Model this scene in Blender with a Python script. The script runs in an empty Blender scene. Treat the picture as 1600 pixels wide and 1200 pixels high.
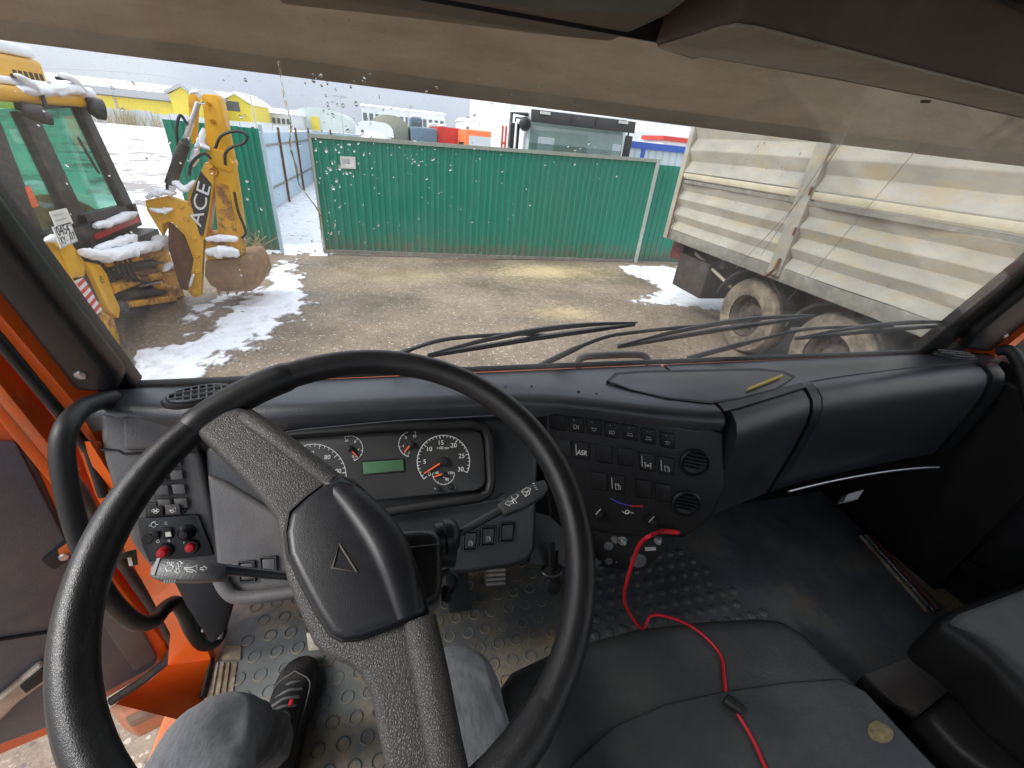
import bpy, bmesh, math, random
from mathutils import Vector as V, Matrix, noise as mnoise
random.seed(7)
rad = math.radians
SC = bpy.context.scene
COL = SC.collection

# ------------------------------------------------------------------ camera
# world: x right, y forward of the truck, z up, metres; the eye stands over the origin
EYE = V((0, 0, 2.45)); FPX = 660.0; YAW = rad(17)
def _axes():
    d = V((-115, 1150, FPX)).normalized()            # straight down, in camera axes (x right, y down, z ahead)
    f = V((0, 0, 1)); f = (f - d * f.dot(d)).normalized()
    r = d.cross(f)
    c, s = math.cos(YAW), math.sin(YAW)
    return Matrix((c * r + s * f, c * f - s * r, -d))
AX = _axes()
cam_d = bpy.data.cameras.new('camera')
cam_d.sensor_fit = 'HORIZONTAL'; cam_d.sensor_width = 36.0; cam_d.lens = FPX / 1600 * 36
cam_d.clip_start = 0.02; cam_d.clip_end = 3000
cam = bpy.data.objects.new('camera', cam_d); COL.objects.link(cam)
_x, _y, _z = AX.col[0], -AX.col[1], -AX.col[2]
cam.matrix_world = Matrix(((_x[0], _y[0], _z[0], EYE[0]), (_x[1], _y[1], _z[1], EYE[1]), (_x[2], _y[2], _z[2], EYE[2]), (0, 0, 0, 1)))
SC.camera = cam

# ------------------------------------------------------------------ daylight: overcast winter sky, soft high sun
SUN_EL, SUN_AZ = rad(44), rad(-98)                    # azimuth measured from +y towards +x
w = bpy.data.worlds.new('World'); SC.world = w; w.use_nodes = True
nt = w.node_tree; nt.nodes.clear()
wo = nt.nodes.new('ShaderNodeOutputWorld'); bg = nt.nodes.new('ShaderNodeBackground')
sky = nt.nodes.new('ShaderNodeTexSky'); sky.sky_type = 'NISHITA'; sky.sun_disc = False
sky.sun_elevation = SUN_EL; sky.sun_rotation = SUN_AZ; sky.air_density = 1.0; sky.dust_density = 3.0; sky.ozone_density = 1.0
hs = nt.nodes.new('ShaderNodeHueSaturation'); hs.inputs['Saturation'].default_value = 0.35
mxs = nt.nodes.new('ShaderNodeMix'); mxs.data_type = 'RGBA'; mxs.inputs['Factor'].default_value = 0.8
tcw = nt.nodes.new('ShaderNodeTexCoord'); nzw = nt.nodes.new('ShaderNodeTexNoise'); nzw.inputs['Scale'].default_value = 2.2; nzw.inputs['Detail'].default_value = 4
rpw = nt.nodes.new('ShaderNodeValToRGB')
rpw.color_ramp.elements[0].position = 0.36; rpw.color_ramp.elements[0].color = (5.4, 5.85, 7.1, 1)
rpw.color_ramp.elements[1].position = 0.66; rpw.color_ramp.elements[1].color = (7.6, 7.9, 8.6, 1)
nt.links.new(tcw.outputs['Generated'], nzw.inputs['Vector']); nt.links.new(nzw.outputs['Fac'], rpw.inputs['Fac'])
nt.links.new(sky.outputs['Color'], hs.inputs['Color']); nt.links.new(hs.outputs['Color'], mxs.inputs['A']); nt.links.new(rpw.outputs['Color'], mxs.inputs['B'])
nt.links.new(mxs.outputs['Result'], bg.inputs['Color']); bg.inputs['Strength'].default_value = 0.1
# an overcast sky is brighter overhead than at the horizon
sx = nt.nodes.new('ShaderNodeSeparateXYZ'); nt.links.new(tcw.outputs['Generated'], sx.inputs[0])
gr_ = nt.nodes.new('ShaderNodeMapRange'); gr_.inputs['From Min'].default_value = 0.0; gr_.inputs['From Max'].default_value = 1.0; gr_.inputs['To Min'].default_value = 0.066; gr_.inputs['To Max'].default_value = 0.15
nt.links.new(sx.outputs['Z'], gr_.inputs['Value']); nt.links.new(gr_.outputs['Result'], bg.inputs['Strength'])
nt.links.new(bg.outputs['Background'], wo.inputs['Surface'])
sun_d = bpy.data.lights.new('sun', 'SUN'); sun_d.energy = 1.5; sun_d.angle = rad(20); sun_d.color = (1.0, 0.97, 0.92)
sun = bpy.data.objects.new('sun', sun_d); COL.objects.link(sun)
sun.rotation_euler = V((-math.sin(SUN_AZ) * math.cos(SUN_EL), -math.cos(SUN_AZ) * math.cos(SUN_EL), -math.sin(SUN_EL))).to_track_quat('-Z', 'Y').to_euler()
SC.view_settings.view_transform = 'Standard'; SC.view_settings.look = 'None'
SC.view_settings.exposure = 1.2; SC.view_settings.gamma = 1.0; SC.view_settings.use_curve_mapping = False
SC.render.engine = 'CYCLES'
SC.cycles.max_bounces = 10; SC.cycles.diffuse_bounces = 5; SC.cycles.glossy_bounces = 4; SC.cycles.transmission_bounces = 8; SC.cycles.transparent_max_bounces = 16
SC.cycles.caustics_reflective = False; SC.cycles.caustics_refractive = False; SC.cycles.sample_clamp_indirect = 6

# ------------------------------------------------------------------ where a point of a known plane lies
class Plane:
    def __init__(s, p, n): s.p = V(p); s.n = V(n).normalized()
    def at(s, x, y, off=0.0):                         # off: metres along the normal
        d = AX @ V((x - 800, y - 600, FPX)); p = s.p + s.n * off
        return EYE + d * ((p - EYE).dot(s.n) / d.dot(s.n))
    def sh(s, off): return Plane(s.p + s.n * off, s.n)
def ZP(z): return Plane((0, 0, z), (0, 0, 1))
def YP(y): return Plane((0, y, 0), (0, -1, 0))
def XP(x): return Plane((x, 0, 0), (1 if x < 0 else -1, 0, 0))

# ------------------------------------------------------------------ materials
def lin(c):
    return tuple(((v / 255) / 12.92 if v / 255 <= 0.04045 else ((v / 255 + 0.055) / 1.055) ** 2.4) for v in c)
def mat(name, col, rough=0.5, metal=0.0, var=0.0, vscale=8.0, bump=0.0, bscale=60.0, spec=0.5, dirt=None, dscale=3.0, damt=0.5, dlo=0.5, dhi=0.7, voro=None, coat=0.0, stretch=None, trans=0.0, sheen=0.0, rvar=0.12):
    m = bpy.data.materials.new(name); m.use_nodes = True
    N = m.node_tree.nodes; L = m.node_tree.links; b = N['Principled BSDF']
    tc = N.new('ShaderNodeTexCoord'); vec = tc.outputs['Object']
    if stretch:
        mp = N.new('ShaderNodeMapping'); mp.inputs['Scale'].default_value = stretch; L.new(vec, mp.inputs['Vector']); vec = mp.outputs['Vector']
    b.inputs['Roughness'].default_value = rough; b.inputs['Metallic'].default_value = metal
    b.inputs['Specular IOR Level'].default_value = spec
    if coat: b.inputs['Coat Weight'].default_value = coat
    if sheen: b.inputs['Sheen Weight'].default_value = sheen
    if trans: b.inputs['Transmission Weight'].default_value = trans
    cur = None
    base = N.new('ShaderNodeRGB'); base.outputs[0].default_value = (*col, 1); cur = base.outputs[0]
    n1 = N.new('ShaderNodeTexNoise'); n1.inputs['Scale'].default_value = vscale; n1.inputs['Detail'].default_value = 6; n1.inputs['Roughness'].default_value = 0.65
    L.new(vec, n1.inputs['Vector'])
    if var:
        r = N.new('ShaderNodeMapRange'); r.inputs['From Min'].default_value = 0.25; r.inputs['From Max'].default_value = 0.75
        r.inputs['To Min'].default_value = 1 - var; r.inputs['To Max'].default_value = 1 + var
        L.new(n1.outputs['Fac'], r.inputs['Value'])
        mm = N.new('ShaderNodeMix'); mm.data_type = 'RGBA'; mm.blend_type = 'MULTIPLY'; mm.inputs['Factor'].default_value = 1
        L.new(cur, mm.inputs['A']); L.new(r.outputs['Result'], mm.inputs['B']); cur = mm.outputs['Result']
    if dirt:
        n2 = N.new('ShaderNodeTexNoise'); n2.inputs['Scale'].default_value = dscale; n2.inputs['Detail'].default_value = 8; n2.inputs['Roughness'].default_value = 0.7
        L.new(vec, n2.inputs['Vector'])
        r = N.new('ShaderNodeMapRange'); r.inputs['From Min'].default_value = dlo; r.inputs['From Max'].default_value = dhi
        r.inputs['To Min'].default_value = 0; r.inputs['To Max'].default_value = damt; L.new(n2.outputs['Fac'], r.inputs['Value'])
        mm = N.new('ShaderNodeMix'); mm.data_type = 'RGBA'; L.new(r.outputs['Result'], mm.inputs['Factor']); L.new(cur, mm.inputs['A']); mm.inputs['B'].default_value = (*dirt, 1); cur = mm.outputs['Result']
    L.new(cur, b.inputs['Base Color'])
    if rvar:
        r = N.new('ShaderNodeMapRange'); r.inputs['To Min'].default_value = max(0.02, rough - rvar); r.inputs['To Max'].default_value = min(1, rough + rvar)
        n3 = N.new('ShaderNodeTexNoise'); n3.inputs['Scale'].default_value = vscale * 1.7; n3.inputs['Detail'].default_value = 5; L.new(vec, n3.inputs['Vector'])
        L.new(n3.outputs['Fac'], r.inputs['Value']); L.new(r.outputs['Result'], b.inputs['Roughness'])
    if bump or voro:
        bp = N.new('ShaderNodeBump'); bp.inputs['Distance'].default_value = 0.002
        if voro:
            vo = N.new('ShaderNodeTexVoronoi'); vo.feature = 'DISTANCE_TO_EDGE'; vo.inputs['Scale'].default_value = voro[0]; vo.inputs['Randomness'].default_value = 1
            nd = N.new('ShaderNodeTexNoise'); nd.inputs['Scale'].default_value = voro[0] * 0.6; L.new(vec, nd.inputs['Vector'])
            ad = N.new('ShaderNodeMix'); ad.data_type = 'RGBA'; ad.blend_type = 'LINEAR_LIGHT'; ad.inputs['Factor'].default_value = 0.6 / voro[0]
            L.new(vec, ad.inputs['A']); L.new(nd.outputs['Color'], ad.inputs['B']); L.new(ad.outputs['Result'], vo.inputs['Vector'])
            mr = N.new('ShaderNodeMapRange'); mr.inputs['From Max'].default_value = 0.25; L.new(vo.outputs['Distance'], mr.inputs['Value'])
            L.new(mr.outputs['Result'], bp.inputs['Height']); bp.inputs['Strength'].default_value = voro[1]; bp.inputs['Distance'].default_value = voro[2]
            if len(voro) > 3:                         # grain worn pale on its tops, grimy between
                wr = N.new('ShaderNodeMapRange'); wr.inputs['To Min'].default_value = 1 - voro[3]; wr.inputs['To Max'].default_value = 1 + voro[3]; L.new(mr.outputs['Result'], wr.inputs['Value'])
                wm = N.new('ShaderNodeMix'); wm.data_type = 'RGBA'; wm.blend_type = 'MULTIPLY'; wm.inputs['Factor'].default_value = 1
                L.new(b.inputs['Base Color'].links[0].from_socket, wm.inputs['A']); L.new(wr.outputs['Result'], wm.inputs['B']); L.new(wm.outputs['Result'], b.inputs['Base Color'])
        else:
            nb = N.new('ShaderNodeTexNoise'); nb.inputs['Scale'].default_value = bscale; nb.inputs['Detail'].default_value = 4; L.new(vec, nb.inputs['Vector'])
            L.new(nb.outputs['Fac'], bp.inputs['Height']); bp.inputs['Strength'].default_value = bump
        L.new(bp.outputs['Normal'], b.inputs['Normal'])
    return m

def thin_glass(name, tint, refl=0.06, dirt=0.04, dcol=(0.5, 0.45, 0.38), dscale=6.0, rough=0.0):
    """a thin pane: clear, a Fresnel reflection, a film of dust that scatters"""
    m = bpy.data.materials.new(name); m.use_nodes = True
    N = m.node_tree.nodes; L = m.node_tree.links; N.clear()
    out = N.new('ShaderNodeOutputMaterial'); tr = N.new('ShaderNodeBsdfTransparent'); tr.inputs['Color'].default_value = (*tint, 1)
    gl = N.new('ShaderNodeBsdfGlossy'); gl.inputs['Roughness'].default_value = rough
    fr = N.new('ShaderNodeLayerWeight'); fr.inputs['Blend'].default_value = 0.25
    mr = N.new('ShaderNodeMath'); mr.operation = 'MULTIPLY_ADD'; mr.inputs[1].default_value = 0.30; mr.inputs[2].default_value = refl
    L.new(fr.outputs['Fresnel'], mr.inputs[0])
    mx = N.new('ShaderNodeMixShader'); L.new(mr.outputs[0], mx.inputs['Fac']); L.new(tr.outputs[0], mx.inputs[1]); L.new(gl.outputs[0], mx.inputs[2])
    df = N.new('ShaderNodeBsdfDiffuse'); df.inputs['Color'].default_value = (*dcol, 1); tl = N.new('ShaderNodeBsdfTranslucent'); tl.inputs['Color'].default_value = (*dcol, 1)
    m2 = N.new('ShaderNodeMixShader'); m2.inputs['Fac'].default_value = 0.5; L.new(df.outputs[0], m2.inputs[1]); L.new(tl.outputs[0], m2.inputs[2])
    tc = N.new('ShaderNodeTexCoord'); nz = N.new('ShaderNodeTexNoise'); nz.inputs['Scale'].default_value = dscale; nz.inputs['Detail'].default_value = 7; L.new(tc.outputs['Object'], nz.inputs['Vector'])
    ns = N.new('ShaderNodeTexNoise'); ns.inputs['Scale'].default_value = 260; ns.inputs['Detail'].default_value = 2; L.new(tc.outputs['Object'], ns.inputs['Vector'])
    r1 = N.new('ShaderNodeMapRange'); r1.inputs['From Min'].default_value = 0.35; r1.inputs['From Max'].default_value = 0.75; r1.inputs['To Min'].default_value = dirt * 0.3; r1.inputs['To Max'].default_value = dirt * 2; L.new(nz.outputs['Fac'], r1.inputs['Value'])
    r2 = N.new('ShaderNodeMapRange'); r2.inputs['From Min'].default_value = 0.66; r2.inputs['From Max'].default_value = 0.74; r2.inputs['To Max'].default_value = dirt * 3; L.new(ns.outputs['Fac'], r2.inputs['Value'])
    ad = N.new('ShaderNodeMath'); ad.operation = 'ADD'; L.new(r1.outputs[0], ad.inputs[0]); L.new(r2.outputs[0], ad.inputs[1])
    m3 = N.new('ShaderNodeMixShader'); L.new(ad.outputs[0], m3.inputs['Fac']); L.new(mx.outputs[0], m3.inputs[1]); L.new(m2.outputs[0], m3.inputs[2])
    L.new(m3.outputs[0], out.inputs['Surface'])
    return m

# ------------------------------------------------------------------ mesh building
class MB:
    def __init__(s): s.v = []; s.f = []
    def add(s, vs, fs):
        o = len(s.v); s.v += [V(p) for p in vs]; s.f += [tuple(i + o for i in f) for f in fs]; return s
    def prism(s, pts, vec):
        n = len(pts); vec = V(vec); a = [V(p) for p in pts]
        nrm = V((0, 0, 0))
        for i in range(n): nrm += a[i].cross(a[(i + 1) % n])
        if nrm.dot(vec) > 0: a.reverse()
        vs = a + [p + vec for p in a]
        fs = [tuple(range(n)), tuple(range(2 * n - 1, n - 1, -1))] + [(i, i + n, (i + 1) % n + n, (i + 1) % n) for i in range(n)]
        return s.add(vs, [tuple(reversed(f)) if False else f for f in fs])
    def box(s, lo, hi):
        (a, b, c), (d, e, f) = lo, hi
        return s.prism([(a, b, c), (d, b, c), (d, e, c), (a, e, c)], (0, 0, f - c))
    def loft(s, rings, closed=True, caps=True):
        n = len(rings[0]); vs = [p for r in rings for p in r]; fs = []
        for i in range(len(rings) - 1):
            for j in range(n if closed else n - 1):
                k = (j + 1) % n; fs.append((i * n + j, i * n + k, (i + 1) * n + k, (i + 1) * n + j))
        if caps and closed: fs += [tuple(range(n - 1, -1, -1)), tuple(range((len(rings) - 1) * n, len(rings) * n))]
        return s.add(vs, fs)
    def tube(s, path, r, n=10, closed=False, sq=1.0):
        P = [V(p) for p in path]; m = len(P); R = r if isinstance(r, (list, tuple)) else [r] * m
        rings = []; up = None
        for i in range(m):
            a = P[(i - 1) % m] if (i > 0 or closed) else P[i]; b = P[(i + 1) % m] if (i < m - 1 or closed) else P[i]
            t = (b - a).normalized()
            if up is None: up = V((0, 0, 1)) if abs(t.z) < 0.9 else V((1, 0, 0))
            x = t.cross(up)
            if x.length < 1e-4: x = t.orthogonal()
            x.normalize(); y = x.cross(t).normalized(); up = y
            rings.append([P[i] + (x * math.cos(2 * math.pi * k / n) + y * math.sin(2 * math.pi * k / n) * sq) * R[i] for k in range(n)])
        if closed: rings.append(rings[0]); return s.loft(rings, True, False)
        return s.loft(rings)
    def cyl(s, a, b, r, r2=None, n=16): return s.tube([a, b], [r, r if r2 is None else r2], n)
    def lathe(s, prof, org, ax, n=24, caps=True):
        ax = V(ax).normalized(); x = ax.orthogonal().normalized(); y = ax.cross(x); org = V(org)
        return s.loft([[org + ax * h + (x * math.cos(2 * math.pi * k / n) + y * math.sin(2 * math.pi * k / n)) * max(r, 1e-4) for k in range(n)] for r, h in prof], True, caps)
    def ball(s, c, r, n=10, m=7):
        c = V(c); r = V(r) if not isinstance(r, (int, float)) else V((r, r, r))
        return s.loft([[c + V((r.x * math.sin(t) * math.cos(2 * math.pi * k / n), r.y * math.sin(t) * math.sin(2 * math.pi * k / n), r.z * math.cos(t))) for k in range(n)] for t in [math.pi * (0.02 + 0.96 * i / m) for i in range(m + 1)]])
    def mesh(s, name, bevel=0.0, seg=2, ang=35, smooth=True):
        bm = bmesh.new(); vs = [bm.verts.new(p) for p in s.v]
        for f in s.f:
            try: bm.faces.new([vs[i] for i in f])
            except ValueError: pass
        bmesh.ops.remove_doubles(bm, verts=bm.verts, dist=1e-5)
        bmesh.ops.recalc_face_normals(bm, faces=bm.faces)
        if bevel:
            es = [e for e in bm.edges if len(e.link_faces) == 2 and e.calc_face_angle(0) > rad(ang)]
            bmesh.ops.bevel(bm, geom=es, offset=bevel, segments=seg, profile=0.55, affect='EDGES', clamp_overlap=True)
        for f in bm.faces: f.smooth = smooth
        for e in bm.edges:
            if len(e.link_faces) == 2 and e.calc_face_angle(0) > rad(46): e.smooth = False
        me = bpy.data.meshes.new(name); bm.to_mesh(me); bm.free(); return me
    def obj(s, name, m, parent=None, bevel=0.0, seg=2, ang=35, smooth=True, label=None):
        return put(name, s.mesh(name, bevel, seg, ang, smooth), m, parent, label)

def put(name, me, m, parent=None, label=None):
    o = bpy.data.objects.new(name, me); COL.objects.link(o)
    if m: me.materials.append(m)
    under(o, parent)
    if label: o['label'] = label
    return o
def under(o, parent):
    if parent is not None:
        o.parent = parent
        r = parent
        while r.parent: r = r.parent
        if parent.type == 'EMPTY': o.matrix_parent_inverse = Matrix.Translation(-parent.location)
        elif parent.location.length: o.matrix_parent_inverse = Matrix.Translation(-parent.location)
def thing(name, label, cat, loc=(0, 0, 0), group=None):
    o = bpy.data.objects.new(name, None); COL.objects.link(o); o.location = loc; o.empty_display_size = 0.1
    return tag(o, label, cat, group)
def tag(o, label, cat, group=None, kind=None):
    if label: o['label'] = label
    if cat: o['category'] = cat
    if group: o['group'] = group
    if kind: o['kind'] = kind
    return o
def again(src, name, loc, parent=None):
    """another object that shares src's mesh, standing at loc"""
    o = bpy.data.objects.new(name, src.data); COL.objects.link(o); o.location = loc; under(o, parent); return o
def slab(name, pts, pl, thick, m, parent=None, off=0.0, bevel=0.0, seg=2, label=None):
    """an outline lying on plane pl (given in the photograph), as a solid of real thickness behind that face"""
    P = [pl.at(x, y, off) for x, y in pts]
    return MB().prism(P, -pl.n * thick).obj(name, m, parent, bevel, seg, label=label)
def smooth_path(pts, k=6):
    """Catmull-Rom through the points"""
    P = [V(p) for p in pts]; out = []
    for i in range(len(P) - 1):
        a = P[i - 1] if i else P[i] * 2 - P[i + 1]; b = P[i]; c = P[i + 1]; d = P[i + 2] if i + 2 < len(P) else P[i + 1] * 2 - P[i]
        for j in range(k):
            t = j / k
            out.append(0.5 * ((2 * b) + (c - a) * t + (2 * a - 5 * b + 4 * c - d) * t * t + (3 * b - a - 3 * c + d) * t ** 3))
    out.append(P[-1]); return out
def text(name, body, pl, x, y, h_px, m, parent, off=0.001, ang_px=(1, 0), width_px=None, align='CENTER', thick=0.0004):
    """flat lettering centred on a photographed spot of plane pl; ang_px is the reading direction there"""
    o = pl.at(x, y, off); ux = (pl.at(x + ang_px[0], y + ang_px[1], off) - o).normalized(); n = pl.n
    uy = n.cross(ux).normalized()
    px = (pl.at(x + ang_px[0] / V((*ang_px, 0)).length, y + ang_px[1] / V((*ang_px, 0)).length, off) - o).length
    cu = bpy.data.curves.new(name, 'FONT'); cu.body = body; cu.align_x = align; cu.align_y = 'CENTER'; cu.size = h_px * px * 1.4; cu.extrude = thick
    t = bpy.data.objects.new(name, cu); COL.objects.link(t)
    bpy.context.view_layer.update()
    sx = 1.0
    if width_px: sx = width_px * px / max(t.dimensions.x, 1e-6)
    me = bpy.data.meshes.new_from_object(t.evaluated_get(bpy.context.evaluated_depsgraph_get()))
    bpy.data.objects.remove(t); bpy.data.curves.remove(cu)
    M = Matrix(((ux.x * sx, uy.x, n.x, o.x), (ux.y * sx, uy.y, n.y, o.y), (ux.z * sx, uy.z, n.z, o.z), (0, 0, 0, 1)))
    me.transform(M); me.materials.clear()
    return put(name, me, m, parent)
def stroke(name, lines, pl, w, m, parent, off=0.001, closed=False):
    """thin printed lines on a plane: each line a list of photographed points, w metres wide"""
    mb = MB()
    for ln in lines:
        P = [pl.at(x, y, off) for x, y in ln]
        if len(ln) > 2 and ln[0] == ln[-1]: P = P[:-1]; mb.tube(P, w / 2, 5, True)
        else: mb.tube(P, w / 2, 5)
    return mb.obj(name, m, parent)
# ------------------------------------------------------------------ material set
M = {}
M['plastic'] = mat('black_plastic', (0.017, 0.018, 0.020), 0.36, bump=0.25, bscale=420, var=0.15, vscale=5, dirt=(0.10, 0.09, 0.08), dscale=9, damt=0.22, dlo=0.5, dhi=0.75)
M['dash'] = mat('dash_plastic', (0.028, 0.030, 0.035), 0.33, spec=0.8, bump=0.35, bscale=500, var=0.25, vscale=4, dirt=(0.13, 0.125, 0.12), dscale=5, damt=0.3, dlo=0.5, dhi=0.8)
M['greyplastic'] = mat('worn_grey_plastic', (0.105, 0.100, 0.100), 0.42, bump=0.3, bscale=380, var=0.2, vscale=7, dirt=(0.2, 0.19, 0.17), dscale=7, damt=0.4, dlo=0.45, dhi=0.75)
M['deep'] = mat('dark_plastic', (0.009, 0.009, 0.010), 0.5, bump=0.15, bscale=300)
M['panelface'] = mat('cluster_face', (0.032, 0.032, 0.032), 0.45, var=0.1, vscale=6, dirt=(0.13, 0.12, 0.10), dscale=5, damt=0.2, dlo=0.5, dhi=0.8)
M['leather'] = mat('grained_foam', (0.048, 0.045, 0.042), 0.46, voro=(430, 0.4, 0.0010, 0.34), var=0.25, vscale=9, dirt=(0.09, 0.082, 0.075), dscale=14, damt=0.15, dlo=0.48, dhi=0.75)
M['rim'] = mat('rim_foam', (0.014, 0.014, 0.015), 0.38, voro=(600, 0.22, 0.0005, 0.22), var=0.25, vscale=9, dirt=(0.09, 0.085, 0.075), dscale=16, damt=0.2, dlo=0.5, dhi=0.75)
M['padvinyl'] = mat('pad_vinyl', (0.010, 0.011, 0.014), 0.40, bump=0.12, bscale=900, var=0.15, dirt=(0.10, 0.10, 0.10), dscale=18, damt=0.18, dlo=0.5, dhi=0.8)
M['white'] = mat('white_print', (0.75, 0.75, 0.73), 0.6, rvar=0)
M['greyprint'] = mat('grey_print', (0.30, 0.30, 0.30), 0.6, rvar=0)
M['needle'] = mat('orange_needle', (0.85, 0.13, 0.03), 0.5, rvar=0)
M['lcd'] = mat('lcd_glass', (0.07, 0.16, 0.085), 0.25, var=0.1)
M['red'] = mat('red_plastic', (0.62, 0.015, 0.02), 0.35, var=0.1)
M['redcable'] = mat('red_rubber', (0.60, 0.012, 0.025), 0.4, var=0.15, vscale=20)
M['orange'] = mat('orange_paint', (0.80, 0.125, 0.008), 0.36, var=0.12, vscale=4, dirt=(0.30, 0.16, 0.09), dscale=5, damt=0.6, dlo=0.5, dhi=0.72, coat=0.3)
M['orangedirty'] = mat('orange_paint_muddy', (0.74, 0.20, 0.06), 0.55, var=0.15, vscale=5, dirt=(0.46, 0.34, 0.24), dscale=4.5, damt=0.9, dlo=0.42, dhi=0.62, bump=0.3, bscale=60)
M['seal'] = mat('dusty_rubber_seal', (0.055, 0.045, 0.038), 0.75, var=0.3, vscale=25, dirt=(0.20, 0.16, 0.12), dscale=14, damt=0.6, dlo=0.45, dhi=0.7, bump=0.5, bscale=120)
M['rubber'] = mat('black_rubber', (0.016, 0.016, 0.016), 0.5, var=0.2, vscale=15, bump=0.2, bscale=200)
M['mat'] = mat('rubber_floor_mat', (0.135, 0.145, 0.14), 0.5, var=0.35, vscale=7, dirt=(0.33, 0.26, 0.16), dscale=5, damt=0.95, dlo=0.47, dhi=0.62, bump=0.4, bscale=90)
M['matdark'] = mat('dark_floor_mat', (0.085, 0.095, 0.108), 0.5, var=0.4, vscale=8, dirt=(0.22, 0.19, 0.14), dscale=6, damt=0.6, dlo=0.48, dhi=0.66, bump=0.4, bscale=90)
M['mud'] = mat('dried_mud_floor', (0.30, 0.235, 0.16), 0.85, var=0.3, vscale=8, dirt=(0.16, 0.12, 0.09), dscale=7, damt=0.7, dlo=0.5, dhi=0.65, bump=0.7, bscale=70)
M['alu'] = mat('worn_aluminium', (0.55, 0.50, 0.40), 0.5, 0.3, var=0.3, vscale=9, dirt=(0.26, 0.19, 0.11), dscale=12, damt=0.9, dlo=0.47, dhi=0.6, bump=0.4, bscale=80)
M['steel'] = mat('bright_steel', (0.60, 0.60, 0.60), 0.28, 0.9, var=0.1)
M['screw'] = mat('screw_metal', (0.55, 0.55, 0.55), 0.35, 0.8, var=0.1)
M['vinylseat'] = mat('dusty_vinyl', (0.046, 0.052, 0.054), 0.42, bump=0.5, bscale=260, var=0.3, vscale=4, dirt=(0.15, 0.145, 0.135), dscale=6, damt=0.4, dlo=0.42, dhi=0.75)
M['seatfabric'] = mat('grey_seat_fabric', (0.105, 0.108, 0.106), 0.9, bump=0.6, bscale=500, var=0.2, vscale=12, sheen=0.3)
M['denim'] = mat('grey_denim', (0.135, 0.140, 0.155), 0.9, bump=0.9, bscale=420, var=0.55, vscale=34, stretch=(7, 1.6, 2.2), sheen=0.35)
M['denimdark'] = mat('dark_denim', (0.018, 0.019, 0.022), 0.9, bump=0.6, bscale=700, var=0.3, vscale=20)
M['shoe'] = mat('black_shoe', (0.016, 0.016, 0.017), 0.55, bump=0.5, bscale=260, var=0.2, dirt=(0.14, 0.12, 0.10), dscale=20, damt=0.3)
M['lace'] = mat('grey_lace', (0.12, 0.12, 0.12), 0.9)
M['headliner'] = mat('grey_headliner', (0.19, 0.185, 0.16), 0.9, bump=0.4, bscale=260, var=0.15, vscale=6)
M['shelfface'] = mat('brown_grey_shelf', (0.52, 0.50, 0.43), 0.7, bump=0.2, bscale=260, var=0.18, vscale=4, dirt=(0.10, 0.06, 0.045), dscale=3, damt=0.5)
M['shelflip'] = mat('brown_shelf_lip', (0.13, 0.105, 0.088), 0.7, var=0.2, bump=0.2, bscale=260)
M['pencil'] = mat('yellow_pencil', (0.70, 0.48, 0.06), 0.5, var=0.1)
M['badge'] = mat('old_brass_badge', (0.27, 0.22, 0.10), 0.5, 0.4, var=0.4, vscale=60, dirt=(0.08, 0.06, 0.03), dscale=70, damt=0.8)
M['blueprint'] = mat('blue_print', (0.07, 0.05, 0.45), 0.6, rvar=0)
# outdoors
M['snow'] = mat('snow', (0.86, 0.87, 0.90), 0.8, var=0.05, vscale=12, bump=0.8, bscale=40, rvar=0)
M['snowdirty'] = mat('trampled_snow', (0.80, 0.81, 0.84), 0.8, var=0.06, vscale=6, bump=0.9, bscale=25, dirt=(0.22, 0.18, 0.14), dscale=5, damt=0.8, dlo=0.56, dhi=0.66, rvar=0)
M['yellow'] = mat('yellow_paint', (0.70, 0.36, 0.010), 0.4, var=0.12, vscale=4, dirt=(0.30, 0.13, 0.03), dscale=5, damt=0.55, dlo=0.54, dhi=0.72)
M['yellowrust'] = mat('yellow_paint_rusty', (0.62, 0.30, 0.012), 0.55, var=0.2, vscale=5, dirt=(0.16, 0.06, 0.025), dscale=6, damt=0.9, dlo=0.48, dhi=0.60)
M['rust'] = mat('brown_rust', (0.15, 0.065, 0.035), 0.8, var=0.35, vscale=9, bump=0.4, bscale=60)
M['bucketsteel'] = mat('bucket_steel', (0.22, 0.13, 0.065), 0.7, var=0.4, vscale=6, dirt=(0.36, 0.22, 0.08), dscale=4, damt=0.7, bump=0.4, bscale=50)
M['machine'] = mat('oily_black_metal', (0.03, 0.03, 0.032), 0.5, var=0.3, vscale=9, dirt=(0.15, 0.10, 0.06), dscale=9, damt=0.5)
M['green'] = mat('green_profiled_sheet', (0.008, 0.215, 0.140), 0.42, var=0.08, vscale=1.2, dirt=(0.07, 0.27, 0.19), dscale=2.5, damt=0.3, stretch=(3, 3, 0.4))
M['greenpost'] = mat('pale_steel_post', (0.40, 0.44, 0.40), 0.5, var=0.15)
M['rail'] = mat('grey_green_rail', (0.30, 0.34, 0.29), 0.5, var=0.15)
M['bluefence'] = mat('blue_grey_sheet', (0.42, 0.53, 0.62), 0.55, var=0.1, vscale=2)
M['trailer'] = mat('dirty_cream_sheet', (0.37, 0.35, 0.305), 0.55, var=0.25, vscale=1.6, dirt=(0.42, 0.34, 0.20), dscale=2.2, damt=0.8, dlo=0.50, dhi=0.66, stretch=(1, 1, 2.6), bump=0.15, bscale=8)
M['trailerrail'] = mat('cream_painted_rail', (0.52, 0.47, 0.35), 0.5, var=0.2, vscale=4, dirt=(0.40, 0.30, 0.16), dscale=8, damt=0.6)
M['trailerbeam'] = mat('grimy_grey_beam', (0.20, 0.19, 0.165), 0.7, var=0.3, vscale=6, dirt=(0.40, 0.36, 0.28), dscale=9, damt=0.6)
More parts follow.
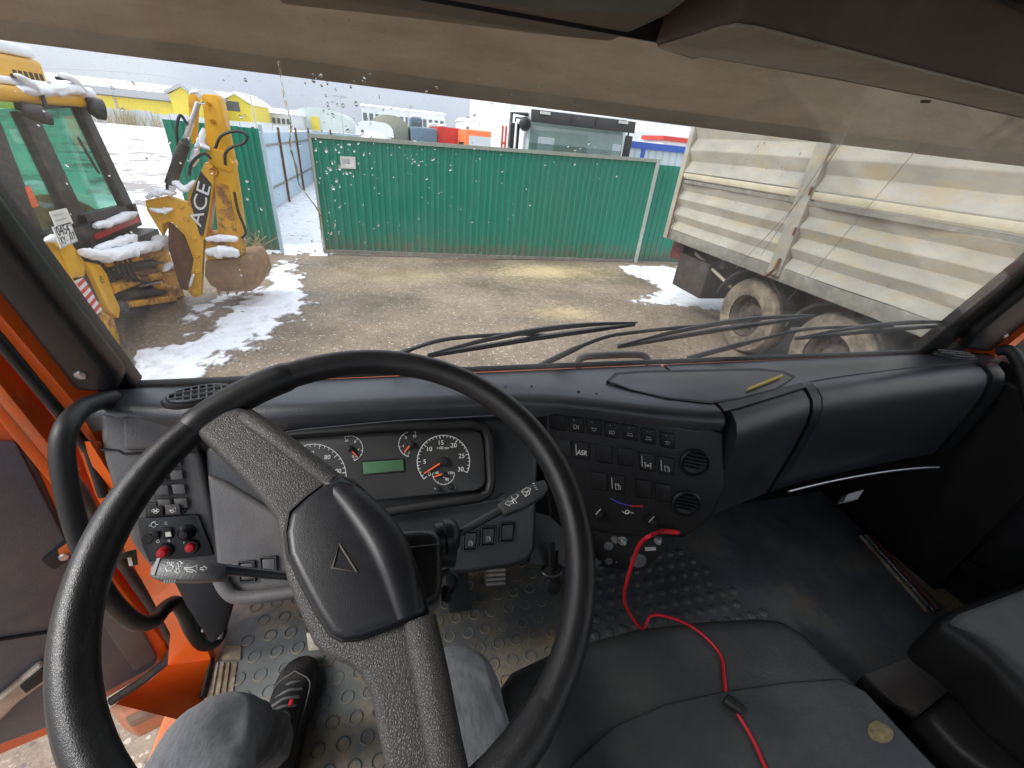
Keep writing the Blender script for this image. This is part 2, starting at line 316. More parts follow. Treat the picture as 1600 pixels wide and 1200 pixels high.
M['chassis'] = mat('dark_chassis', (0.045, 0.036, 0.034), 0.7, var=0.3, vscale=6, dirt=(0.13, 0.10, 0.08), dscale=5, damt=0.6)
M['chassisred'] = mat('dull_red_chassis', (0.14, 0.028, 0.028), 0.7, var=0.3, vscale=6, dirt=(0.10, 0.08, 0.07), dscale=5, damt=0.7)
M['tyre'] = mat('muddy_tyre', (0.125, 0.10, 0.075), 0.9, var=0.3, vscale=6, dirt=(0.33, 0.27, 0.20), dscale=5, damt=0.85, dlo=0.42, dhi=0.62, bump=0.4, bscale=40)
M['tyreb'] = mat('black_tyre', (0.03, 0.028, 0.027), 0.85, var=0.2, dirt=(0.15, 0.12, 0.09), dscale=6, damt=0.6)
M['roofdark'] = mat('dark_metal_roof', (0.21, 0.215, 0.22), 0.6, var=0.08)  # darker grey sheet of the long warehouse roof slope
M['truckglass'] = thin_glass('grey_tinted_pane', (0.62, 0.74, 0.71), 0.12, 0.06, (0.5, 0.52, 0.52))
M['rimmetal'] = mat('muddy_wheel', (0.065, 0.05, 0.042), 0.75, var=0.3, dirt=(0.20, 0.16, 0.115), dscale=8, damt=0.6)
M['cabglass'] = mat('tinted_cab_glass', (0.11, 0.16, 0.15), 0.06, spec=0.6, var=0.1, vscale=2, rvar=0.02)
M['cabclear'] = thin_glass('green_tinted_pane', (0.55, 0.83, 0.74), 0.12, 0.05, (0.5, 0.55, 0.55))
M['truckblack'] = mat('truck_black', (0.028, 0.028, 0.030), 0.4, var=0.1)
M['truckwhite'] = mat('truck_white', (0.78, 0.79, 0.80), 0.4, var=0.04)
M['hangaryellow'] = mat('hazed_yellow_cladding', (0.74, 0.60, 0.08), 0.6, var=0.05)  # yellow paled so the colour itself carries the distance haze
M['roofgrey'] = mat('grey_metal_roof', (0.42, 0.43, 0.44), 0.6, var=0.08)  # plain mid grey sheet colour
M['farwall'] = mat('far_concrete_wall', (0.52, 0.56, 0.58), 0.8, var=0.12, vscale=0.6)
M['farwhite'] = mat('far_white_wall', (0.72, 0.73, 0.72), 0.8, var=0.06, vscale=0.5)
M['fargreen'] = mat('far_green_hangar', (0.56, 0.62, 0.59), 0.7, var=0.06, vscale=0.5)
M['fardark'] = mat('far_dark_window', (0.12, 0.13, 0.14), 0.5)
M['canvas'] = mat('khaki_canvas', (0.30, 0.30, 0.235), 0.9, var=0.15, vscale=3, bump=0.3, bscale=6)
M['bluesteel'] = mat('blue_grey_steel', (0.10, 0.16, 0.22), 0.5, var=0.1)
M['cabinblue'] = mat('blue_trim', (0.045, 0.12, 0.50), 0.5, var=0.05)
M['cabinwhite'] = mat('ribbed_white_sheet', (0.66, 0.70, 0.74), 0.5, var=0.05)
M['redpaint'] = mat('red_paint', (0.58, 0.05, 0.035), 0.5, var=0.1)
M['orangefar'] = mat('orange_truck_paint', (0.78, 0.17, 0.05), 0.5, var=0.08)
M['paper'] = mat('weathered_paper', (0.66, 0.64, 0.60), 0.8, var=0.15, vscale=30, dirt=(0.25, 0.22, 0.2), dscale=30, damt=0.5)
M['weed'] = mat('dry_weed', (0.36, 0.28, 0.13), 0.9, var=0.2)
M['plate'] = mat('plate_white', (0.72, 0.72, 0.70), 0.45, var=0.05)
M['ink'] = mat('black_ink', (0.015, 0.015, 0.015), 0.6, rvar=0)
M['orangebottle'] = mat('orange_red_lever', (0.80, 0.15, 0.05), 0.4)
M['lens'] = mat('lamp_lens', (0.75, 0.74, 0.68), 0.15, rvar=0.03)

# ------------------------------------------------------------------ ground
def ground_material():
    m = mat('wet_gravel', (0.215, 0.162, 0.114), 0.65, var=0.45, vscale=0.8, dirt=(0.46, 0.41, 0.35), dscale=55, damt=0.9, dlo=0.58, dhi=0.66, bump=1.0, bscale=45)
    N = m.node_tree.nodes; L = m.node_tree.links; b = N['Principled BSDF']
    prev = b.inputs['Base Color'].links[0].from_socket
    tc = N.new('ShaderNodeTexCoord')
    # dark pebbles, then the drifts of spilled grain by the fence
    vo = N.new('ShaderNodeTexNoise'); vo.inputs['Scale'].default_value = 14; vo.inputs['Detail'].default_value = 12; vo.inputs['Roughness'].default_value = 0.95; L.new(tc.outputs['Object'], vo.inputs['Vector'])
    r = N.new('ShaderNodeMapRange'); r.inputs['From Min'].default_value = 0.36; r.inputs['From Max'].default_value = 0.64; r.inputs['To Min'].default_value = 0.40; r.inputs['To Max'].default_value = 1.55; L.new(vo.outputs['Fac'], r.inputs['Value'])
    mm = N.new('ShaderNodeMix'); mm.data_type = 'RGBA'; mm.blend_type = 'MULTIPLY'; mm.inputs['Factor'].default_value = 1; L.new(prev, mm.inputs['A']); L.new(r.outputs['Result'], mm.inputs['B'])
    cur = mm.outputs['Result']
    # scattered pale stones
    vp = N.new('ShaderNodeTexVoronoi'); vp.inputs['Scale'].default_value = 24; L.new(tc.outputs['Object'], vp.inputs['Vector'])
    sc_ = N.new('ShaderNodeSeparateColor'); L.new(vp.outputs['Color'], sc_.inputs[0])
    ra = N.new('ShaderNodeMapRange'); ra.inputs['From Min'].default_value = 0.62; ra.inputs['From Max'].default_value = 0.95; ra.inputs['To Min'].default_value = 0.0; ra.inputs['To Max'].default_value = 0.42; L.new(sc_.outputs[0], ra.inputs['Value'])
    lt = N.new('ShaderNodeMath'); lt.operation = 'LESS_THAN'; L.new(vp.outputs['Distance'], lt.inputs[0]); L.new(ra.outputs['Result'], lt.inputs[1])
    pc_ = N.new('ShaderNodeMath'); pc_.operation = 'MULTIPLY'; pc_.inputs[1].default_value = 0.7; L.new(lt.outputs[0], pc_.inputs[0])
    mm = N.new('ShaderNodeMix'); mm.data_type = 'RGBA'; L.new(pc_.outputs[0], mm.inputs['Factor']); L.new(cur, mm.inputs['A']); mm.inputs['B'].default_value = (0.50, 0.44, 0.36, 1); cur = mm.outputs['Result']
    vd = N.new('ShaderNodeTexVoronoi'); vd.inputs['Scale'].default_value = 17; L.new(tc.outputs['Object'], vd.inputs['Vector'])
    ld = N.new('ShaderNodeMath'); ld.operation = 'LESS_THAN'; L.new(vd.outputs['Distance'], ld.inputs[0]); ld.inputs[1].default_value = 0.22
    pd_ = N.new('ShaderNodeMath'); pd_.operation = 'MULTIPLY'; pd_.inputs[1].default_value = 0.55; L.new(ld.outputs[0], pd_.inputs[0])
    mm = N.new('ShaderNodeMix'); mm.data_type = 'RGBA'; L.new(pd_.outputs[0], mm.inputs['Factor']); L.new(cur, mm.inputs['A']); mm.inputs['B'].default_value = (0.07, 0.055, 0.045, 1); cur = mm.outputs['Result']
    for (cx, cy, sx, sy, amt) in GRAIN:
        mp = N.new('ShaderNodeMapping'); mp.vector_type = 'TEXTURE'; mp.inputs['Location'].default_value = (cx, cy, 0); mp.inputs['Scale'].default_value = (sx, sy, 3); L.new(tc.outputs['Object'], mp.inputs['Vector'])
        gr = N.new('ShaderNodeTexGradient'); gr.gradient_type = 'SPHERICAL'; L.new(mp.outputs['Vector'], gr.inputs['Vector'])
        nz = N.new('ShaderNodeTexNoise'); nz.inputs['Scale'].default_value = 9; nz.inputs['Detail'].default_value = 12; nz.inputs['Roughness'].default_value = 0.95; L.new(tc.outputs['Object'], nz.inputs['Vector'])
        a = N.new('ShaderNodeMath'); a.operation = 'MULTIPLY_ADD'; L.new(gr.outputs['Fac'], a.inputs[0]); a.inputs[1].default_value = 0.22; L.new(nz.outputs['Fac'], a.inputs[2])
        r = N.new('ShaderNodeMapRange'); r.inputs['From Min'].default_value = 0.60; r.inputs['From Max'].default_value = 0.68; r.inputs['To Max'].default_value = amt; L.new(a.outputs[0], r.inputs['Value'])
        mm = N.new('ShaderNodeMix'); mm.data_type = 'RGBA'; L.new(r.outputs['Result'], mm.inputs['Factor']); L.new(cur, mm.inputs['A']); mm.inputs['B'].default_value = (0.52, 0.42, 0.22, 1); cur = mm.outputs['Result']
    # damp hollows: darker and shinier
    wn = N.new('ShaderNodeTexNoise'); wn.inputs['Scale'].default_value = 0.55; wn.inputs['Detail'].default_value = 7; wn.inputs['Roughness'].default_value = 0.6; L.new(tc.outputs['Object'], wn.inputs['Vector'])
    r = N.new('ShaderNodeMapRange'); r.inputs['From Min'].default_value = 0.46; r.inputs['From Max'].default_value = 0.60; r.inputs['To Min'].default_value = 0; r.inputs['To Max'].default_value = 1; L.new(wn.outputs['Fac'], r.inputs['Value'])
    mm = N.new('ShaderNodeMix'); mm.data_type = 'RGBA'; mm.blend_type = 'MULTIPLY'; L.new(r.outputs['Result'], mm.inputs['Factor']); L.new(cur, mm.inputs['A']); mm.inputs['B'].default_value = (0.80, 0.77, 0.74, 1); cur = mm.outputs['Result']
    r2 = N.new('ShaderNodeMapRange'); r2.inputs['To Min'].default_value = 0.85; r2.inputs['To Max'].default_value = 0.42; L.new(r.outputs['Result'], r2.inputs['Value']); L.new(r2.outputs['Result'], b.inputs['Roughness'])
    L.new(cur, b.inputs['Base Color'])
    return m
_g = lambda x, y: ZP(0).at(x, y)
GRAIN = [(*_g(860, 425)[:2], 3.0, 1.3, 0.85), (*_g(880, 490)[:2], 1.2, 0.7, 0.7), (*_g(640, 430)[:2], 2.0, 1.0, 0.4)]
gmb = MB(); n = 60
def gz(x, y): return 0.03 * mnoise.noise((x * 0.35, y * 0.35, 3)) + 0.012 * mnoise.noise((x * 1.3, y * 1.3, 9))
xs = [-1500, -400, -120, -60, -30] + [-20 + i * 0.5 for i in range(81)] + [30, 60, 120, 400, 1500]
ys = [-60, -20] + [-6 + i * 0.4 for i in range(60)] + [20, 26, 40, 80, 200, 600, 2500]
gv = [(x, y, gz(x, y) if abs(x) < 25 and -6 < y < 22 else 0) for y in ys for x in xs]
gf = [(j * len(xs) + i, j * len(xs) + i + 1, (j + 1) * len(xs) + i + 1, (j + 1) * len(xs) + i) for j in range(len(ys) - 1) for i in range(len(xs) - 1)]
o = gmb.add(gv, gf).obj('ground', ground_material()); tag(o, 'wet brown gravel yard', None, None, 'structure')

def inside(p, poly):
    c = False; n = len(poly)
    for i in range(n):
        a, b = poly[i], poly[i - 1]
        if (a[1] > p[1]) != (b[1] > p[1]) and p[0] < (b[0] - a[0]) * (p[1] - a[1]) / (b[1] - a[1]) + a[0]: c = not c
    return c
def segd(p, a, b):
    d = (b[0] - a[0], b[1] - a[1]); t = max(0, min(1, ((p[0] - a[0]) * d[0] + (p[1] - a[1]) * d[1]) / (d[0] ** 2 + d[1] ** 2 + 1e-12)))
    return math.hypot(p[0] - a[0] - d[0] * t, p[1] - a[1] - d[1] * t)
def snow_patch(pix, cell, height, label, ragged=0.12, m='snow', world=None, z0=0.0, fr=5.0):
    """drift of snow with a broken rim, cells kept where distance to the outline plus noise is inside"""
    poly = world or [tuple(_g(*p)[:2]) for p in pix]
    x0, x1 = min(p[0] for p in poly) - 0.2, max(p[0] for p in poly) + 0.2; y0, y1 = min(p[1] for p in poly) - 0.2, max(p[1] for p in poly) + 0.2
    nx, ny = int((x1 - x0) / cell) + 1, int((y1 - y0) / cell) + 1
    D = {}; rimv = []
    for j in range(ny + 1):
        for i in range(nx + 1):
            p = (x0 + i * cell, y0 + j * cell)
            d = min(segd(p, poly[k], poly[k - 1]) for k in range(len(poly)))
            if not inside(p, poly): d = -d
            d += ragged * (1.1 * mnoise.fractal((p[0] * fr, p[1] * fr, 1.7), 0.8, 2.0, 5) + 0.1)
            D[i, j] = d
    idx = {}; vs = []; fs = []
    def vid(i, j):
        if (i, j) not in idx:
            d = D[i, j]; x, y = x0 + i * cell, y0 + j * cell
            h = height * min(1, max(0, d) / 0.25) ** 0.5 * (0.75 + 0.5 * mnoise.noise((x * 9, y * 9, 4)))
            idx[i, j] = len(vs); vs.append((x, y, z0 + gz(x, y) + (0.006 + h if d > 0 else -0.01))); rimv.append(min(1.0, max(0.0, d / (0.15 if height < .045 else .3))))
        return idx[i, j]
    for j in range(ny):
        for i in range(nx):
            q = [(i, j), (i + 1, j), (i + 1, j + 1), (i, j + 1)]
            if sum(D[k] > 0 for k in q) >= 2: fs.append(tuple(vid(*k) for k in q))
    me = bpy.data.meshes.new('snow'); me.from_pydata(vs, [], fs)
    for f in me.polygons: f.use_smooth = True
    at = me.attributes.new('rim', 'FLOAT', 'POINT'); at.data.foreach_set('value', rimv)
    o = put('snow', me, M['slush'] if m == 'snow' else M[m]); return tag(o, label, None, None, 'stuff')
def slush_material():
    m = mat('melting_snow', (0.80, 0.81, 0.85), 0.7, var=0.08, vscale=9, bump=0.9, bscale=55, dirt=(0.46, 0.44, 0.43), dscale=7, damt=0.7, dlo=0.52, dhi=0.70, rvar=0, stretch=(1.0, 0.55, 1))
    N = m.node_tree.nodes; L = m.node_tree.links; b = N['Principled BSDF']; prev = b.inputs['Base Color'].links[0].from_socket
    at = N.new('ShaderNodeAttribute'); at.attribute_name = 'rim'
    tc = N.new('ShaderNodeTexCoord'); nz = N.new('ShaderNodeTexNoise'); nz.inputs['Scale'].default_value = 16; nz.inputs['Detail'].default_value = 9; nz.inputs['Roughness'].default_value = 0.8
    mp = N.new('ShaderNodeMapping'); mp.inputs['Rotation'].default_value = (0, 0, rad(-35)); mp.inputs['Scale'].default_value = (1, .35, 1); L.new(tc.outputs['Object'], mp.inputs['Vector']); L.new(mp.outputs['Vector'], nz.inputs['Vector'])
    a = N.new('ShaderNodeMath'); a.operation = 'MULTIPLY_ADD'; L.new(at.outputs['Fac'], a.inputs[0]); a.inputs[1].default_value = 0.62; L.new(nz.outputs['Fac'], a.inputs[2])
    r = N.new('ShaderNodeMapRange'); r.inputs['From Min'].default_value = 0.62; r.inputs['From Max'].default_value = 0.92; L.new(a.outputs[0], r.inputs['Value'])
    mm = N.new('ShaderNodeMix'); mm.data_type = 'RGBA'; L.new(r.outputs['Result'], mm.inputs['Factor']); mm.inputs['A'].default_value = (0.20, 0.17, 0.14, 1); L.new(prev, mm.inputs['B']); L.new(mm.outputs['Result'], b.inputs['Base Color'])
    return m
M['slush'] = slush_material()
snow_patch([(140, 610), (215, 550), (300, 532), (340, 508), (380, 472), (432, 430), (478, 432), (475, 478), (440, 508), (400, 530), (350, 572), (300, 606), (230, 655), (110, 670)], 0.03, 0.035, 'long strip of trampled snow beside the excavator tracks', 0.26)
snow_patch([(285, 492), (350, 462), (410, 448), (440, 402), (475, 415), (420, 450), (340, 480), (290, 507)], 0.03, 0.03, 'thin snow around the digging bucket', 0.22)
snow_patch([(985, 420), (1045, 418), (1105, 430), (1200, 436), (1200, 462), (1140, 486), (985, 472), (1075, 445)], 0.04, 0.025, 'snow left on the gravel beside the trailer', 0.22)
snow_patch(None, 0.12, 0.04, 'trodden snow in the gateway between green gate and blue fence', 0.35, 'snowdirty', [(-3.35, 9.9), (-1.4, 10.1), (1.2, 10.8), (1.2, 25), (-3.35, 25)], fr=2)
snow_patch(None, 0.10, 0.03, 'snow lying under the trailer chassis', 0.25, 'snow', [(5.6, 6.5), (9, 7.0), (9, 9.7), (5.2, 9.6)], fr=3)
# open field beyond the yard: snow over ploughed clods
def field_material():
    m = mat('snowy_field', (0.78, 0.79, 0.83), 0.85, var=0.08, vscale=2, dirt=(0.22, 0.19, 0.18), dscale=1.5, damt=0.9, dlo=0.505, dhi=0.56, bump=0.8, bscale=6, stretch=(0.6, 0.6, 1), rvar=0)
    return m
fx = [-260 + i * 4 for i in range(52)] + [-52 + i * 0.6 for i in range(80)]; fx = [x for x in fx if x < -3.6] + [-3.6]
fy = [10.6 + i * 0.5 for i in range(60)] + [42 + i * 6 for i in range(25)]
def fz(x, y): return 0.05 + 0.07 * mnoise.noise((x * 1.1, y * 1.1, 5)) + (0.35 if y > 13 else 0.35 * max(0, (y - 11) / 2)) + 0.0055 * max(0, y - 13)
fv = [(x, y, fz(x, y)) for y in fy for x in fx]
ff = [(j * len(fx) + i, j * len(fx) + i + 1, (j + 1) * len(fx) + i + 1, (j + 1) * len(fx) + i) for j in range(len(fy) - 1) for i in range(len(fx) - 1)]
o = MB().add(fv, ff).obj('field', field_material()); tag(o, 'snow covered ploughed field', None, None, 'structure')
lo = MB().add([(-3.6, 10.6, 0.02), (120, 10.6, 0.02), (120, 180, 0.02), (-3.6, 180, 0.02)], [(0, 1, 2, 3)]).obj('truck_park', M['snowdirty']); tag(lo, 'snowy truck park behind the green fence', None, None, 'structure')

# ------------------------------------------------------------------ fences
def corrugated(mb, x0, x1, z0f, z1f, y, pitch=0.155, depth=0.022, back=True):
    """trapezoid ribbed sheet standing in plane y"""
    prof = []; nr = max(1, round((x1 - x0) / pitch)); pitch = (x1 - x0) / nr
    for k in range(nr):
        for u, dd in ((0, 0), (0.5, 0), (0.6, 1), (0.9, 1)): prof.append((x0 + (k + u) * pitch, y - dd * depth))
    prof.append((x1, y))
    fr = [(a, b, z0f(a)) for a, b in prof]; tp = [(a, b, z1f(a)) for a, b in prof]; n = len(prof)
    bk = 0.004
    vs = fr + tp + [(a, b + bk, c) for a, b, c in fr] + [(a, b + bk, c) for a, b, c in tp]
    fs = [(i, i + 1, n + i + 1, n + i) for i in range(n - 1)] + [(2 * n + i + 1, 2 * n + i, 3 * n + i, 3 * n + i + 1) for i in range(n - 1)]
    fs += [(n + i, n + i + 1, 3 * n + i + 1, 3 * n + i) for i in range(n - 1)]
    return mb.add(vs, fs)
def mud_splash(m, top, col):
    """mud thrown up along the foot of a sheet"""
    N = m.node_tree.nodes; L = m.node_tree.links; b = N['Principled BSDF']; prev = b.inputs['Base Color'].links[0].from_socket
    tc = N.new('ShaderNodeTexCoord'); sx = N.new('ShaderNodeSeparateXYZ'); L.new(tc.outputs['Object'], sx.inputs[0])
    nz = N.new('ShaderNodeTexNoise'); nz.inputs['Scale'].default_value = 3.5; nz.inputs['Detail'].default_value = 10; nz.inputs['Roughness'].default_value = 0.8; L.new(tc.outputs['Object'], nz.inputs['Vector'])
    r = N.new('ShaderNodeMapRange'); r.inputs['From Max'].default_value = top; r.inputs['To Min'].default_value = 0.42; r.inputs['To Max'].default_value = 0.0; L.new(sx.outputs['Z'], r.inputs['Value'])
    a = N.new('ShaderNodeMath'); a.operation = 'ADD'; L.new(r.outputs['Result'], a.inputs[0]); L.new(nz.outputs['Fac'], a.inputs[1])
    r2 = N.new('ShaderNodeMapRange'); r2.inputs['From Min'].default_value = 0.66; r2.inputs['From Max'].default_value = 0.86; r2.inputs['To Max'].default_value = 0.75; L.new(a.outputs[0], r2.inputs['Value'])
    mm = N.new('ShaderNodeMix'); mm.data_type = 'RGBA'; L.new(r2.outputs['Result'], mm.inputs['Factor']); L.new(prev, mm.inputs['A']); mm.inputs['B'].default_value = (*col, 1); L.new(mm.outputs['Result'], b.inputs['Base Color'])
mud_splash(M['trailer'], 1.9, (0.22, 0.19, 0.14))
mud_splash(M['green'], 0.75, (0.13, 0.14, 0.10))
F10 = YP(10.0)
def fence_run(name, label, x0, x1, zb, zt, y, sheet=1.15, m='green'):
    f = thing(name, label, 'fence', (x0, y, 0))
    x = x0
    while x < x1 - 0.05:
        e = min(x1, x + sheet)
        corrugated(MB(), x - .01, e + .02, zb, lambda x_, k_=random.uniform(-.006, .004): zt(x_) + k_, y - (.003 if round((x - x0) / sheet) % 2 else 0)).obj('sheet', M[m], f, smooth=False); x += sheet
    return f
ltop, ltop2 = F10.at(486, 214), F10.at(1026, 253); lb, lb2 = F10.at(510, 393), F10.at(990, 416)
def zt(x): t = (x - ltop.x) / (ltop2.x - ltop.x); return ltop.z + (ltop2.z - ltop.z) * t
def zb(x): t = (x - lb.x) / (lb2.x - lb.x); return max(0.015, lb.z + (lb2.z - lb.z) * t)
gx0 = (ltop.x + lb.x) / 2; gx1 = (ltop2.x + lb2.x) / 2
gate = fence_run('fence', 'long green ribbed sheet metal gate with pale top rail and a paper notice', gx0, gx1 - 0.05, lambda x: zb(x) + 0.03, zt, 10.0)
MB().prism([(gx0 - 0.03, 9.955, zt(gx0) - 0.01), (gx1, 9.955, zt(gx1) - 0.01), (gx1, 9.955, zt(gx1) + 0.06), (gx0 - 0.03, 9.955, zt(gx0) + 0.06)], (0, 0.08, 0)).obj('top_rail', M['rail'], gate)
MB().prism([(gx0 - 0.03, 9.95, zb(gx0) - 0.02), (gx1, 9.95, zb(gx1) - 0.02), (gx1, 9.95, zb(gx1) + 0.05), (gx0 - 0.03, 9.95, zb(gx0) + 0.05)], (0, 0.08, 0)).obj('bottom_rail', M['trailerbeam'], gate)
MB().box((gx0 - 0.05, 9.96, 0), (gx0, 10.02, zt(gx0) + 0.05)).obj('end_post', M['rail'], gate)
MB().box((gx1 - 0.03, 9.92, 0), (gx1 + 0.04, 10.02, zt(gx1) + 0.06)).obj('post', M['greenpost'], gate)
f2 = fence_run('fence', 'green ribbed fence run behind the trailer', gx1 + 0.06, gx1 + 6.0, lambda x: 0.02, lambda x: zt(gx1) - 0.05, 10.06)
f3x0, f3x1 = F10.at(258, 190).x, F10.at(422, 300).x
f3 = fence_run('gate_leaf', 'short green ribbed gate leaf standing behind the yellow excavator', F10.at(262, 215).x, f3x1, lambda x: 0.05, lambda x: F10.at(400, 200).z + 0.02 * 0, 10.0)
f3['category'] = 'gate'
MB().box((f3x1, 9.96, 0), (f3x1 + 0.06, 10.03, F10.at(400, 197).z + 0.03)).obj('edge_post', M['bluefence'], f3)
# paper notice
nb = slab('paper_notice', [(531, 244), (555, 245), (556, 264), (533, 263)], YP(9.965), 0.006, M['paper']); tag(nb, 'small square grey paper notice on the green gate', 'notice')
slab('picture', [(534, 248), (546, 248), (547, 256), (535, 256)], YP(9.963), 0.002, M['roofgrey'], nb)
slab('picture', [(541, 256), (553, 253), (554, 261), (541, 262)], YP(9.963), 0.002, M['farwhite'], nb)

# pale blue fence running away from the gateway
bf = thing('fence', 'pale blue sheet fence with rusty posts running away from the gateway', 'fence', (-3.4, 10.4, 0))
for i in range(9):
    y0 = 10.4 + i * 1.5
    MB().box((-3.42, y0, 0.08), (-3.395, y0 + 1.495, 2.06)).obj('sheet', M['bluefence'], bf)
for i in range(5):
    y0 = 10.9 + i * 3.0
    MB().box((-3.39, y0, 0), (-3.33, y0 + 0.07, 2.2)).obj('post', M['rust'], bf)
for z in (0.62, 1.72): MB().box((-3.392, 10.4, z), (-3.36, 23.9, z + 0.05)).obj('rail', M['trailerbeam'], bf)
bf2 = thing('fence', 'distant pale blue fence crossing behind the parked trucks', 'fence', (-3.4, 24, 0))
for i in range(10):
    MB().box((-3.4 + i * 1.5, 24.0, 0.1), (-3.4 + i * 1.5 + 1.49, 24.03, 2.1)).obj('sheet', M['bluefence'], bf2)
for i in range(5): MB().box((-2.6 + i * 3, 23.93, 0), (-2.53 + i * 3, 23.99, 2.2)).obj('post', M['rust'], bf2)
MB().box((-3.4, 23.94, 1.75), (11.6, 23.995, 1.8)).obj('rail', M['trailerbeam'], bf2)

# ------------------------------------------------------------------ buildings far off (each placed on its own depth plane)
def hall(name, label, y, x0p, x1p, wall_p, base_p, ridge_px, depth, wm, rm, group=None, windows=0, cat='building', xa=None):
    """long low hall with a snowy roof seen side-on: wall top, base and ridge heights read at depth y"""
    P = YP(y); a = P.at(x0p, wall_p); b = P.at(x1p, wall_p); z = (a.z + b.z) / 2
    zr = z + ridge_px * (P.at(x0p, wall_p - 1).z - a.z)
    t = thing(name, label, cat, (a.x, y, 0), group)
    MB().box((a.x, y, 0), (b.x, y + depth, z)).obj('wall', M[wm], t)
    MB().prism([(a.x - 0.4, y - 0.5, z), (a.x - 0.4, y + depth + 0.5, z), (a.x - 0.4, y + depth / 2, zr)], (b.x - a.x + 0.8, 0, 0)).obj('roof', M[rm], t)
    for i in range(windows):
        x = a.x + (b.x - a.x) * (i + 0.5) / windows; ww = (b.x - a.x) / windows * 0.32
        MB().box((x - ww, y - 0.06, z * 0.52), (x + ww, y - 0.003, z * 0.78)).obj('window', M['fardark'], t)
    return t
def sheds():
    P = YP(70.0)
    for k, (x0, x1, ridge, wallt, gx0, gx1, lab) in enumerate(((128, 300, 136, 147, 264, 302, 'long yellow warehouse with a snowy grey roof beyond the field'), (300, 388, 147, 160, 344, 390, 'smaller yellow warehouse gable to the right of the long one'))):
        y = 70.0 + k * 12; P = YP(y)
        a, b = P.at(gx0, wallt), P.at(gx1, wallt + 4); rg = P.at((gx0 + gx1) / 2, ridge)
        t = thing('warehouse', lab, 'warehouse', (a.x, y, 0))
        L = 46 if k == 0 else 30
        # gable faces the yard at a slant, the long wall runs off to the left
        MB().prism([(a.x, y, 0), (b.x, y, 0), (b.x, y, b.z), (rg.x, y, rg.z), (a.x, y, a.z)], (0, 12, 0)).obj('gable_wall', M['hangaryellow'], t)
        if k == 0:
            e = P.at(161, 147).z; r1 = YP(y + 6).at(161, 135).z; r2 = YP(y + 9).at(161, 129.5).z
            MB().box((a.x - L, y + 0.3, 0), (a.x - 0.02, y + 11.8, e)).obj('wall', M['hangaryellow'], t)
            MB().prism([(a.x - L, y - .2, e), (a.x - L, y + 6, r1), (a.x - L, y + 6, r1 - .3), (a.x - L, y + .2, e - .15)], (L - .02, 0, 0)).obj('roof', M['roofdark'], t)
            MB().prism([(a.x - L, y + 6.01, r1), (a.x - L, y + 9, r2), (a.x - L, y + 12, r1), (a.x - L, y + 12, r1 - .3), (a.x - L, y + 6.01, r1 - .3)], (L + .2, 0, 0)).obj('roof_snow', M['snow'], t)
        else:
            MB().box((a.x - L, y + 0.3, 0), (a.x - 0.02, y + 11.8, a.z - .4)).obj('wall', M['hangaryellow'], t)
            MB().prism([(a.x - L, y - .2, a.z - .4), (a.x - L, y + 6, rg.z), (a.x - L, y + 6, rg.z + .3), (a.x - L, y - .5, a.z)], (L - .02, 0, 0)).obj('roof', M['snow'], t)
        MB().prism([(a.x - 0.3, y - 0.3, a.z), (rg.x, y - 0.3, rg.z), (b.x + 0.3, y - 0.3, b.z), (b.x + 0.3, y - 0.3, b.z + 0.35), (rg.x, y - 0.3, rg.z + 0.35), (a.x - 0.3, y - 0.3, a.z + 0.35)], (0, 12.6, 0)).obj('roof', M['snow' if k else 'roofgrey'], t)
        if k: MB().box((b.x - 3.4, y - 0.05, 1.6 + 1.2), (b.x - 1.4, y - 0.004, 4.0)).obj('window', M['fardark'], t)
        for i in range(6): MB().box((a.x - 6 - i * 7, y + 0.2, 0.0), (a.x - 5.85 - i * 7, y + 0.295, a.z - 0.45)).obj('wall_joint', M['roofgrey'], t)
sheds()
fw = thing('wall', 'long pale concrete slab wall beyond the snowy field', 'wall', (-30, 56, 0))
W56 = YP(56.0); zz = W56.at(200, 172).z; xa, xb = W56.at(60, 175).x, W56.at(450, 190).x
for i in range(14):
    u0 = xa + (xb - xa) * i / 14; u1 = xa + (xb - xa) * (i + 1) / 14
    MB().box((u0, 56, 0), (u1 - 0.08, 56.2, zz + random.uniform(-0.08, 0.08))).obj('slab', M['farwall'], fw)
for px, lab in ((188, 'bare brown bush at the left end of the pale wall, by the cab lamp'), (228, 'bare brown bush before the pale wall under the yellow warehouse')):
    b = W56.at(px, 188); t = thing('bush', lab, 'bush', (b.x, 55.2, 0.4), 'bare bushes along the pale wall'); mb = MB()
    for k in range(60):
        p = V((b.x + random.uniform(-1.5, 1.5), 55.2 + random.uniform(-.4, .4), 0.4)); mb.tube([p, p + V((random.uniform(-.6, .6), random.uniform(-.3, .3), random.uniform(0.8, 1.9)))], [0.025, 0.008], 4)
    mb.obj('twigs', M['weed'], t)['kind'] = 'stuff'
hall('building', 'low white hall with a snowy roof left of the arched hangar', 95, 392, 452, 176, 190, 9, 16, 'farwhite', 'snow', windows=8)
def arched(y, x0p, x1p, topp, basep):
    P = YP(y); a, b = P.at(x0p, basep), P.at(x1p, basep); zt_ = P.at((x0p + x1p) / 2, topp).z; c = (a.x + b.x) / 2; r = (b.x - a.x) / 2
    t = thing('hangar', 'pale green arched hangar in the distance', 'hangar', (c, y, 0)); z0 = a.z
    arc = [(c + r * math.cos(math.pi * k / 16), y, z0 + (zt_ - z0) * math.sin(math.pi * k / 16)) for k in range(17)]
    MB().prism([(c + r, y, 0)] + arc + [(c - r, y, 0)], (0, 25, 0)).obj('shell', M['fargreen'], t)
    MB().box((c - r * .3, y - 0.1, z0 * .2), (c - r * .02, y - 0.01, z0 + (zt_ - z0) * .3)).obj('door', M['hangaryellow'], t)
arched(110, 452, 545, 168, 185)
